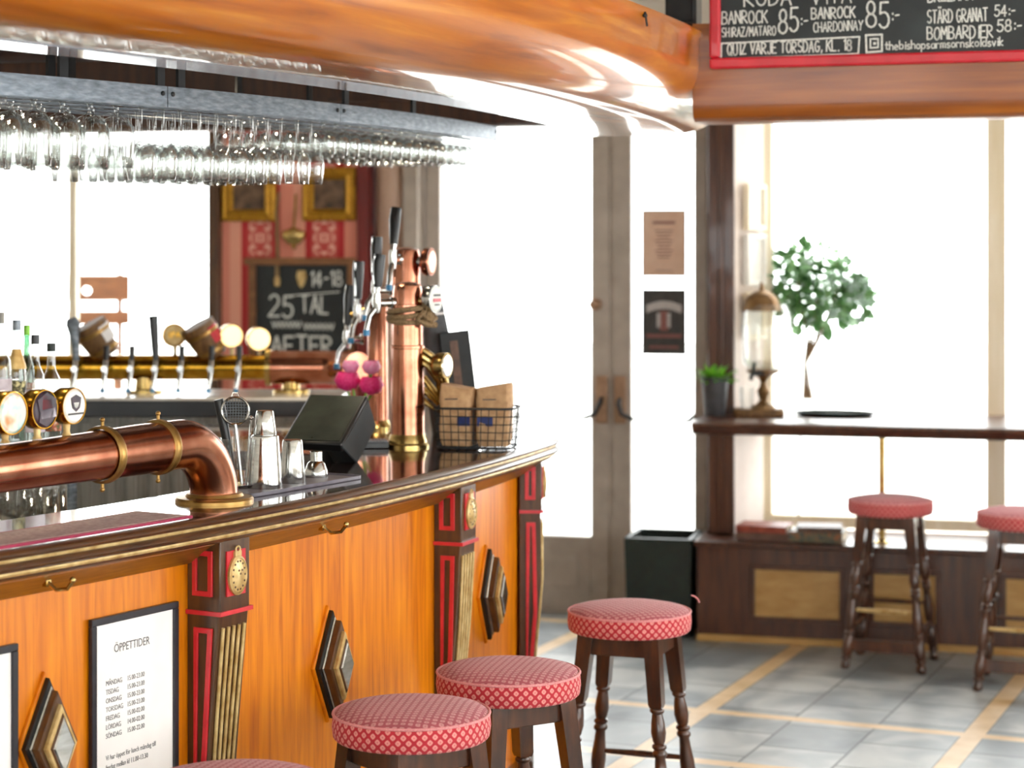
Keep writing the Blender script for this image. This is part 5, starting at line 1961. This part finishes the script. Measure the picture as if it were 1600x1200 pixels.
rows = [(-.02, .042), (.02, .042), (.026, .01), (.014, -.03), (0, -.045), (-.014, -.03), (-.026, .01)]
prism(bm, rows, 0, .002, 0, Matrix.Translation(c) @ UP)
mesh('orange_shield', bm, 'gilt', sl, smooth=0)

# posters on the narrow door's glass
def poster(px0, px1, py0, py1, label, k):
    d = -.070
    cxp = (px0 + px1) / 2
    q = on_wall(cxp, py1, d)
    w_, h_ = wlen(px0, px1, d), hlen(cxp, py0, py1, d)
    t = thing('poster', label, 'poster', q, AW)
    bm = B()
    box(bm, -w_ / 2, w_ / 2, -.0015, .0, 0, h_)
    return t, mesh('sheet', bm, k, t, smooth=0), w_, h_
t, sh, w_, h_ = poster(1003, 1072, 328, 432, 'peach paper notice on the narrow door glass, upper one', 'posterpeach')
bm = B()
for (x, z, l, th) in [(-.055, .79, .11, .012)] + [(-.045 + .008 * (i % 3), .68 - .05 * i, .09 - .016 * (i % 3), .005) for i in range(9)] + [(-.04, .08, .08, .004)]:
    box(bm, x, x + l, -.0022, -.0015, z * h_, z * h_ + th)
mesh('printed_lines', bm, 'posterred', sh, smooth=0)
bm = B()
for x0, x1, z0, z1 in ((-w_ / 2, w_ / 2, 0, .004), (-w_ / 2, w_ / 2, h_ - .004, h_), (-w_ / 2, -w_ / 2 + .004, 0, h_), (w_ / 2 - .004, w_ / 2, 0, h_)):
    box(bm, x0, x1, -.003, -.0015, z0, z1)
mesh('edge_strip', bm, 'ink', sh, smooth=0)
t, sh, w_, h_ = poster(1003, 1072, 452, 554, 'charcoal event poster with pale title on the narrow door glass', 'posterdark')
bm = B()
pts = [(-.085 + .17 * i / 20, .238 + .02 * math.sin(PI * i / 20)) for i in range(21)]
prism(bm, pts + [(x, z - .035 - .006 * (i % 2)) for i, (x, z) in enumerate(reversed(pts))], .0015, .0022, 0, UP)
for x, z0, z1 in ((-.035, .13, .2), (.012, .13, .2)):
    box(bm, x, x + .02, -.0022, -.0015, z0, z1)
mesh('pale_title', bm, 'posterlight', sh, smooth=0)
bm = B()
box(bm, -.085, .085, -.0022, -.0015, .082, .098)
box(bm, -.07, .07, -.0022, -.0015, .03, .042)
box(bm, -.02, .02, -.0022, -.0015, .115, .21)
mesh('red_print', bm, 'posterred', sh, smooth=0)

# small pictures on the plaster reveal
ra, rb = W.pt(W.u(1147, .28), .28), W.pt(W.u(1190), .0)
rv = Vector((rb.x - ra.x, rb.y - ra.y))
for i, (py0, py1, lab, k) in enumerate(((288, 360, 'cream framed small picture beside the right window, topmost of three', 'cream'), (366, 446, 'pale rounded plaque beside the right window, middle of three', 'white'), (456, 530, 'small dark edged picture behind the glass fountain', 'cream'))):
    m = ra.xy.lerp(rb.xy, .55)
    Y = m.y
    z0, z1 = CZ - (py1 - HY) * Y / F, CZ - (py0 - HY) * Y / F
    an = math.atan2(rv.y, rv.x)
    nn = Vector((math.sin(an), -math.cos(an)))
    t = thing('small_picture', lab, 'picture', (m.x + nn.x * .014, m.y + nn.y * .014, z0), an)
    h_ = z1 - z0
    w_ = .2
    bm = B()
    fr = .022
    box(bm, -w_ / 2, w_ / 2, -.03, 0, 0, fr); box(bm, -w_ / 2, w_ / 2, -.03, 0, h_ - fr, h_)
    box(bm, -w_ / 2, -w_ / 2 + fr, -.03, 0, fr, h_ - fr); box(bm, w_ / 2 - fr, w_ / 2, -.03, 0, fr, h_ - fr)
    mesh('frame', bm, k, t, smooth=0, bevel=.004)
    bm = B()
    box(bm, -w_ / 2 + fr * .8, w_ / 2 - fr * .8, -.014, 0, fr * .8, h_ - fr * .8)
    mesh('print', bm, 'white', t, smooth=0)

# ------------------------------------------------------------------ window bench, shelf table, planter
ben = thing('window_bench', 'dark brown panelled bench box under the right window', 'bench', (W.o.x, W.o.y, 0), AW)
ub0, ub1 = W.u(1089, .51), uR - .05
bm = B()
box(bm, ub0, ub1, -.51, -.012, 0.0, .425)
mesh('carcass', bm, 'darkwood', ben, bevel=.004)
bm = B()
box(bm, ub0 - .012, ub1, -.53, -.012, .425, .45)
mesh('bench_top', bm, 'darkwood', ben, bevel=.006)
bm = B()
box(bm, ub0, ub1, -.528, -.51, 0, .03)
mesh('kick_board', bm, 'taninset', ben, bevel=.003)
for a, b in ((1180, 1312), (1366, 1462), (1572, 1690)):
    ua, ubb = W.u(a, .51), W.u(b, .51)
    za, zb = .12, .33
    bm = B()
    box(bm, ua, ubb, -.514, -.51, za, zb)
    pn = mesh('inset_panel', bm, 'taninset', ben, smooth=0)
    bm = B()
    for x0, x1, z0, z1 in ((ua - .02, ubb + .02, za - .02, za), (ua - .02, ubb + .02, zb, zb + .02), (ua - .02, ua, za, zb), (ubb, ubb + .02, za, zb)):
        box(bm, x0, x1, -.526, -.51, z0, z1)
    mesh('panel_bead', bm, 'darkwood', pn, bevel=.003)

ZC = 1.0
cou = thing('window_shelf_table', 'long dark wooden bar shelf running along the right window', 'bar table', (W.o.x, W.o.y, 0), AW)
uc0 = W.u(1080, .72)
bm = B()
pr = [(-.02, ZC), (-.70, ZC), (-.715, ZC - .004), (-.725, ZC - .014), (-.722, ZC - .026), (-.71, ZC - .032), (-.705, ZC - .045), (-.69, ZC - .056), (-.66, ZC - .06), (-.02, ZC - .06)]
loft(bm, [[Vector((x, y, z)) for y, z in pr] for x in (uc0, uR - .02)])
mesh('shelf_top', bm, 'darkwood', cou, smooth=30)
for px, d in ((1378, .40), (1830, .40)):
    bm = B()
    uu = W.u(px, d)
    lathe(bm, [(.036, .45), (.036, .456), (.02, .462), (.0155, .468), (.0155, ZC - .07), (.024, ZC - .066), (.024, ZC - .06)], 18, Matrix.Translation((uu, -d, 0)))
    mesh('leg', bm, 'brass', cou)
bm = B()
uu = W.u(1250, .45)
tube(bm, [(uu, -.45, ZC - .06), (uu + .012, -.45, .8), (uu - .006, -.44, .66), (uu - .01, -.43, .56)], .004, 6)
tag(mesh('hanging_cable', bm, 'greymetal', None, loc=(W.o.x, W.o.y, 0), rz=AW), 'thin cable dangling under the window bar shelf', 'cable')

un0, un1 = W.u(975, .47), W.u(1089, .51) - .03
t = thing('planter_box', 'empty black planter box between the door and the bench', 'planter', (W.o.x, W.o.y, 0), AW)
bm = B()
o_ = [(un0 + .012, -.46), (un1 - .012, -.46), (un1 - .012, -.14), (un0 + .012, -.14)]
T_ = [(un0, -.475), (un1, -.475), (un1, -.125), (un0, -.125)]
I_ = [(un0 + .022, -.453), (un1 - .022, -.453), (un1 - .022, -.147), (un0 + .022, -.147)]
hp = .445
loft(bm, [[Vector((x, y, 0)) for x, y in o_], [Vector((x, y, hp)) for x, y in T_], [Vector((x, y, hp)) for x, y in I_], [Vector((x, y, .3)) for x, y in I_]], True, 0, True)
mesh('box', bm, 'darkgreen', t, smooth=0, bevel=.003)
bm = B()
prism(bm, [(x, y) for x, y in I_], .30, .31)
mesh('soil', bm, 'soil', t, smooth=0)

def shelf_pt(px, py): return down(px, py, ZC)
# potted green plant
p = shelf_pt(1117, 650)
t = thing('potted_plant', 'small leafy plant in a charcoal pot at the shelf end', 'plant', (p.x, p.y, ZC))
bm = B()
lathe(bm, [(0, 0), (.044, 0), (.048, .006), (.062, .165), (.064, .178), (.058, .178), (.055, .16), (0, .158)], 28, cap=False)
mesh('pot', bm, 'potgrey', t)
bm = B()
for i in range(80):
    b = random.uniform(0, 2 * PI)
    e = random.uniform(.25, 1.35)
    l = random.uniform(.07, .125)
    d = Vector((math.cos(b) * math.cos(e), math.sin(b) * math.cos(e), math.sin(e)))
    s_ = Vector((-math.sin(b), math.cos(b), 0))
    b0 = Vector((math.cos(b) * .02, math.sin(b) * .02, .16))
    rows = []
    for j, wd in enumerate((.003, .011, .014, .009, .001)):
        f = j / 4
        c = b0 + d * l * f - Vector((0, 0, .03 * f * f))
        rows.append([c - s_ * wd, c + Vector((0, 0, -.003)), c + s_ * wd])
    loft(bm, rows, False)
mesh('leaves', bm, 'leaf', t)

# glass drinks fountain
p = shelf_pt(1186, 650)
t = thing('water_fountain', 'glass drinks fountain with brass stand and domed lid on the window shelf', 'drinks dispenser', (p.x, p.y, ZC), R(-8))
kf = p.y / F
bm = B()
prism(bm, [(q.x, q.y) for q in rect(.23, .15, 0, .02)], 0, .035)
mesh('wooden_base', bm, 'barrel', t, bevel=.008)
bm = B()
lathe(bm, [(.055, .035), (.055, .045), (.03, .058), (.018, .075), (.026, .1), (.03, .115), (.018, .135), (.014, .155), (.024, .175), (.05, .19), (.075, .2), (.078, .212), (0, .212)], 28, Matrix.Translation((.02, 0, 0)))
mesh('stand', bm, 'bronze', t)
bm = B()
lathe(bm, [(.07, .212), (.10, .225), (.112, .25), (.115, .40), (.112, .47), (.09, .51), (.086, .51), (.108, .469), (.111, .40), (.108, .252), (.068, .217)], 36, Matrix.Translation((.035, 0, 0)), cap=False)
mesh('glass_jar', bm, 'glass', t)
bm = B()
lathe(bm, [(.085, .48), (.086, .49), (.078, .53), (.055, .556), (.03, .57), (.012, .575), (.007, .60), (.009, .606), (0, .615)], 30, Matrix.Translation((.012, 0, 0)))
mesh('lid', bm, 'bronze', t)
bm = B()
tube(bm, [(.02, -.06, .2), (-.01, -.10, .2), (-.03, -.115, .195), (-.034, -.118, .17)], .01, 10)
tp = mesh('spigot', bm, 'blackmatte', t)
bm = B()
tube(bm, [(-.02, -.11, .2), (-.022, -.112, .235), (-.015, -.113, .25)], .008, 8)
mesh('spigot_lever', bm, 'darkgreen', tp)
q = thing('glass_tumbler', 'small clear tumbler on the fountain base under the spigot', 'glass', (p.x - .06, p.y - .04, ZC + .0355))
bm = B()
lathe(bm, [(0, 0), (.026, 0), (.028, .004), (.034, .1), (.032, .1), (.026, .006), (0, .006)], 20, cap=False)
mesh('body', bm, 'glass', q)

# bushy plant in a white pot
p = shelf_pt(1262, 640)
t = thing('bushy_plant', 'large bushy green plant in a clear vase before the window', 'plant', (p.x, p.y, ZC))
bm = B()
lathe(bm, [(0, 0), (.055, 0), (.06, .006), (.07, .12), (.05, .24), (.055, .27), (.05, .27), (.046, .24), (.064, .12), (.056, .012), (0, .01)], 30, cap=False)
mesh('vase', bm, 'glass', t)
bm = B()
cb = at(1280, 452, p.y) - Vector((p.x, p.y, ZC))
for i in range(7):
    b = i * .9
    tube(bm, [(0.02 * math.cos(b), .02 * math.sin(b), .05), (-.01, 0.0, .22), (cb.x * .5 + .03 * math.cos(b), .03 * math.sin(b), .34), (cb.x + .12 * math.cos(b), .1 * math.sin(b), cb.z + .05 * math.sin(i * 2.1))], [.006, .008, .005, .002], 6)
mesh('stems', bm, 'barrel', t)
bm = B()
cl = [(0, 0, .03, .15), (-.12, .02, .06, .10), (-.1, -.03, .14, .08), (.1, .0, .02, .11), (.02, .03, .12, .10), (.16, -.03, -.07, .09), (-.08, .03, -.07, .10), (.04, -.04, -.09, .10), (-.13, 0, -.02, .08), (.19, .02, -.02, .05)]
for cx_, cy_, cz_, rr in cl:
    for i in range(60):
        v = Vector((random.gauss(0, 1), random.gauss(0, 1), random.gauss(0, 1))).normalized() * rr * random.uniform(.55, 1.05)
        c = cb + Vector((cx_, cy_, cz_)) + v
        d = (v.normalized() + Vector((random.uniform(-.7, .7), random.uniform(-.7, .7), random.uniform(-.9, .3)))).normalized()
        s_ = d.cross(Vector((random.uniform(-1, 1), random.uniform(-1, 1), 1))).normalized()
        l = random.uniform(.05, .08)
        up_ = d.cross(s_)
        rows = []
        for j, wd in enumerate((.002, .017, .019, .002)):
            q = c + d * l * j / 3 + up_ * .004 * math.sin(PI * j / 3)
            rows.append([q - s_ * wd, q - up_ * .003, q + s_ * wd])
        loft(bm, rows, False)
mesh('foliage', bm, 'bushleaf', t)

# flat dark tray on the shelf
p = shelf_pt(1305, 650)
t = thing('oval_tray', 'low dark oval tray lying on the window shelf', 'tray', (p.x, p.y, ZC), AW)
bm = B()
lathe(bm, [(0, 0), (.155, 0), (.17, .006), (.185, .02), (.18, .021), (.165, .009), (0, .006)], 40, Matrix.Diagonal((1, .6, 1, 1)), cap=False)
mesh('dish', bm, 'darkgreen', t)

# books on the bench
def book(label, u, d, w_, dp, th, z, rz, k, tilt=0.0):
    q = W.pt(u, d)
    t = thing('book', label, 'book', (q.x, q.y, z), AW + rz)
    mx = Matrix.Rotation(tilt, 4, 'X')
    bm = B()
    box(bm, -w_ / 2, w_ / 2, -dp / 2, dp / 2, 0, .003, 0, mx)
    box(bm, -w_ / 2, w_ / 2, -dp / 2, dp / 2, th - .003, th, 0, mx)
    box(bm, -w_ / 2, w_ / 2, -dp / 2, -dp / 2 + .003, .003, th - .003, 0, mx)
    mesh('cover', bm, k, t, smooth=0)
    bm = B()
    box(bm, -w_ / 2 + .005, w_ / 2 - .005, -dp / 2 + .0035, dp / 2 - .004, .0035, th - .0035, 0, mx)
    mesh('pages', bm, 'pages', t, smooth=0)
ul = W.u(1196, .38)
book('dark brown book at the bottom of the stack beside the timber post', ul, .36, .26, .2, .032, .451, R(4), 'bookbrown')
book('worn red book on top of the stack beside the timber post', ul - .005, .36, .23, .18, .03, .4835, R(-5), 'bookred')
ul = W.u(1278, .40)
book('mottled teal and orange book on the bench behind the stool', ul, .37, .24, .19, .045, .451, R(-3), 'bookteal')
book('thin brown book lying on the mottled teal book', ul + .005, .37, .2, .17, .02, .4965, R(5), 'bookbrown')

# ------------------------------------------------------------------ stools
SH = .715
def make_stool():
    t = thing('bar_stool', 'x', 'stool', (0, 0, 0))
    r = .18
    bm = B()
    seg = 48
    prof = [(.150, SH - .075), (r - .006, SH - .075), (r - .001, SH - .070), (r + .002, SH - .048), (r, SH - .024), (r - .003, SH - .019)]
    lathe(bm, prof, seg, None, 0, False)
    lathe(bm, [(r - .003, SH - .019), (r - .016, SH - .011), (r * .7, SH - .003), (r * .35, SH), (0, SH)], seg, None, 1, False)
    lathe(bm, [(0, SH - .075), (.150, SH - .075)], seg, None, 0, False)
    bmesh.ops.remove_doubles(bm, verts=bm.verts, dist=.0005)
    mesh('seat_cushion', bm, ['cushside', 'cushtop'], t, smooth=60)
    bm = B()
    tube(bm, [((r - .001) * Vector((math.cos(b), math.sin(b), 0)) + Vector((0, 0, SH - .019))) for b in [2 * PI * i / 48 for i in range(48)]], .0035, 8, closed=True)
    mesh('piping', bm, 'piping', t)
    zt = SH - .0755
    def legp(sx, sy, z):
        f = 1 - z / zt
        return Vector((sx * (.098 + .062 * f), sy * (.098 + .062 * f), z))
    for sx, sy in ((-1, -1), (1, -1), (1, 1), (-1, 1)):
        bm = B()
        # square head
        h = .021
        zs = [zt, zt - .02, .45]
        rows = []
        for z, g in ((zt, 1.08), (.455, .95), (.445, .8)):
            c = legp(sx, sy, z)
            rows.append([c + Vector((x * h * g, y * h * g, 0)) for x, y in ((-1, -1), (1, -1), (1, 1), (-1, 1))])
        loft(bm, rows)
        pf = [(.016, .446), (.021, .440), (.021, .434), (.015, .428), (.019, .405), (.022, .375), (.018, .352), (.015, .345), (.021, .340), (.021, .333), (.016, .328), (.021, .320), (.021, .313), (.015, .306), (.017, .28), (.022, .235), (.0225, .215), (.019, .175), (.0155, .16), (.021, .154), (.021, .147), (.016, .142), (.021, .13), (.023, .10), (.021, .066), (.016, .055), (.021, .05), (.021, .043), (.014, .036), (.019, .02), (.019, .006), (.014, 0)]
        ax = (legp(sx, sy, .446) - legp(sx, sy, 0))
        n = 16
        vs = []
        for rr, z in pf:
            c = legp(sx, sy, z)
            vs.append([c + Vector((rr * math.cos(2 * PI * i / n), rr * math.sin(2 * PI * i / n), 0)) for i in range(n)])
        loft(bm, vs)
        mesh('leg', bm, 'stoolwood', t, smooth=50)
    # apron rails between the heads
    for k in range(4):
        rot = Matrix.Rotation(PI / 2 * k, 4, 'Z')
        bm = B()
        box(bm, -.082, .082, -.113, -.092, zt - .058, zt, 0, rot)
        mesh('apron_rail', bm, 'stoolwood', t, bevel=.003)
    # stretchers: front and back high rods, low boards
    zz = .235
    for sy, z in ((-1, .245), (1, .245)):
        bm = B()
        a, b = legp(-1, sy, z), legp(1, sy, z)
        tube(bm, [a, a.lerp(b, .5), b], [.007, .0105, .007], 10)
        mesh('stretcher', bm, 'gilt' if sy < 0 else 'stoolwood', t)
    for sx in (-1, 1):
        bm = B()
        a, b = legp(sx, -1, .165), legp(sx, 1, .165)
        tube(bm, [a, a.lerp(b, .5), b], [.007, .011, .007], 10)
        mesh('stretcher', bm, 'stoolwood', t)
    bm = B()
    a = legp(1, -1, .1)
    box(bm, -a.x + .01, a.x - .01, a.y - .01, a.y + .01, .075, .125)
    mesh('foot_rail', bm, 'stoolwood', t, bevel=.003)
    return t
proto = None
ST = [  # x column of the seat centre, seat width in the photo, turn, label
    (643, 249, 38, 'red stool at the bar in front of the opening hours notice, lowest whole seat'),
    (794.5, 227, 32, 'red stool at the bar, the second one back along the bar front'),
    (983.5, 194, -20, 'red stool standing by itself between the bar and the planter box'),
    (1391, 134, -21, 'red stool in front of the window bench, the whole one'),
    (1597, 141, -19, 'red stool in front of the window bench, cut by the right edge'),
]
ST[0] = (643, 249, 38, 'red stool at the bar front, the nearest one showing its legs')
for px, wpx, rot, lab in ST:
    Y = .364 * F / wpx
    x = (px - HX) / F * Y
    if proto is None:
        proto = make_stool()
        proto.location = (x, Y, 0)
        proto.rotation_euler = (0, 0, R(rot))
        proto['label'] = lab
        proto['group'] = 'red cushioned bar stools'
    else:
        dup(proto, (x, Y, 0), R(rot), lab)
Y = 4.05
dup(proto, ((367 - HX) / F * Y, Y, 0), R(30), 'red stool seat just showing at the bottom edge below the notice')
# loose thread on the stool by itself
Y = .364 * F / 194
p = at(1080, 930, Y)
bm = B()
tube(bm, [(0, 0, 0), (.01, 0, -.003), (.02, -.002, -.012), (.024, -.002, -.022)], .0022, 6)
tag(mesh('loose_thread', bm, 'piping', None, loc=(p.x - .0, p.y, p.z)), 'loose pale thread sticking out of the separate stool seat', 'thread')

# ------------------------------------------------------------------ terrace outside the left window
p = at(154, 508, 11.6)
bm = B()
prism(bm, [(-6, wall_y(-6) + .35), (p.x + .8, wall_y(p.x + .8) + .35), (p.x + .8, 15), (-6, 15)], -.019, .55)
tag(mesh('terrace_deck', bm, 'terracewood', smooth=0), 'raised timber terrace outside the left window', 'terrace', kind='structure')
zb = .55
t = thing('terrace_chair', 'brown slatted wooden chair outside the left window', 'chair', (p.x, 11.6, zb), R(8))
wch = 95 / F * 11.6
def zc_(py): return CZ - (py - HY) * 11.6 / F - zb
def slat(z0, z1, hole=None):
    bm = B()
    if hole:
        hx, hz, hr = hole
        n = 24
        ring = [Vector((hx + hr * math.cos(2 * PI * i / n + PI / 4), 0, hz + hr * math.sin(2 * PI * i / n + PI / 4))) for i in range(n)]
        cs = [Vector((wch / 2, 0, z1)), Vector((-wch / 2, 0, z1)), Vector((-wch / 2, 0, z0)), Vector((wch / 2, 0, z0))]
        o_ = []
        for i in range(n):
            k = i // (n // 4)
            f = (i % (n // 4)) / (n // 4)
            o_.append(cs[k].lerp(cs[(k + 1) % 4], f))
        yv = Vector((0, .02, 0))
        loft(bm, [[ring[i], o_[i], o_[i] + yv, ring[i] + yv] for i in list(range(n)) + [0]], True, 0, False)
        bmesh.ops.remove_doubles(bm, verts=bm.verts, dist=.0001)
    else:
        box(bm, -wch / 2, wch / 2, 0, .02, z0, z1)
    mesh('back_slat', bm, 'terracewood', t, smooth=0, bevel=.003)
slat(zc_(470), zc_(430), (-wch * .19, zc_(454), .024))
slat(zc_(507), zc_(486))
for x in (-wch * .34, wch * .34):
    bm = B()
    box(bm, x - .015, x + .015, .02, .045, 0, zc_(428))
    mesh('back_post', bm, 'terracewood', t, bevel=.003)
    bm = B()
    box(bm, x - .015, x + .015, -.40, -.37, 0, .52)
    mesh('leg', bm, 'terracewood', t, bevel=.003)
bm = B()
for i in range(5):
    box(bm, -wch / 2, wch / 2, -.40 + i * .083, -.40 + i * .083 + .07, .52, .54)
mesh('seat', bm, 'terracewood', t, smooth=0)
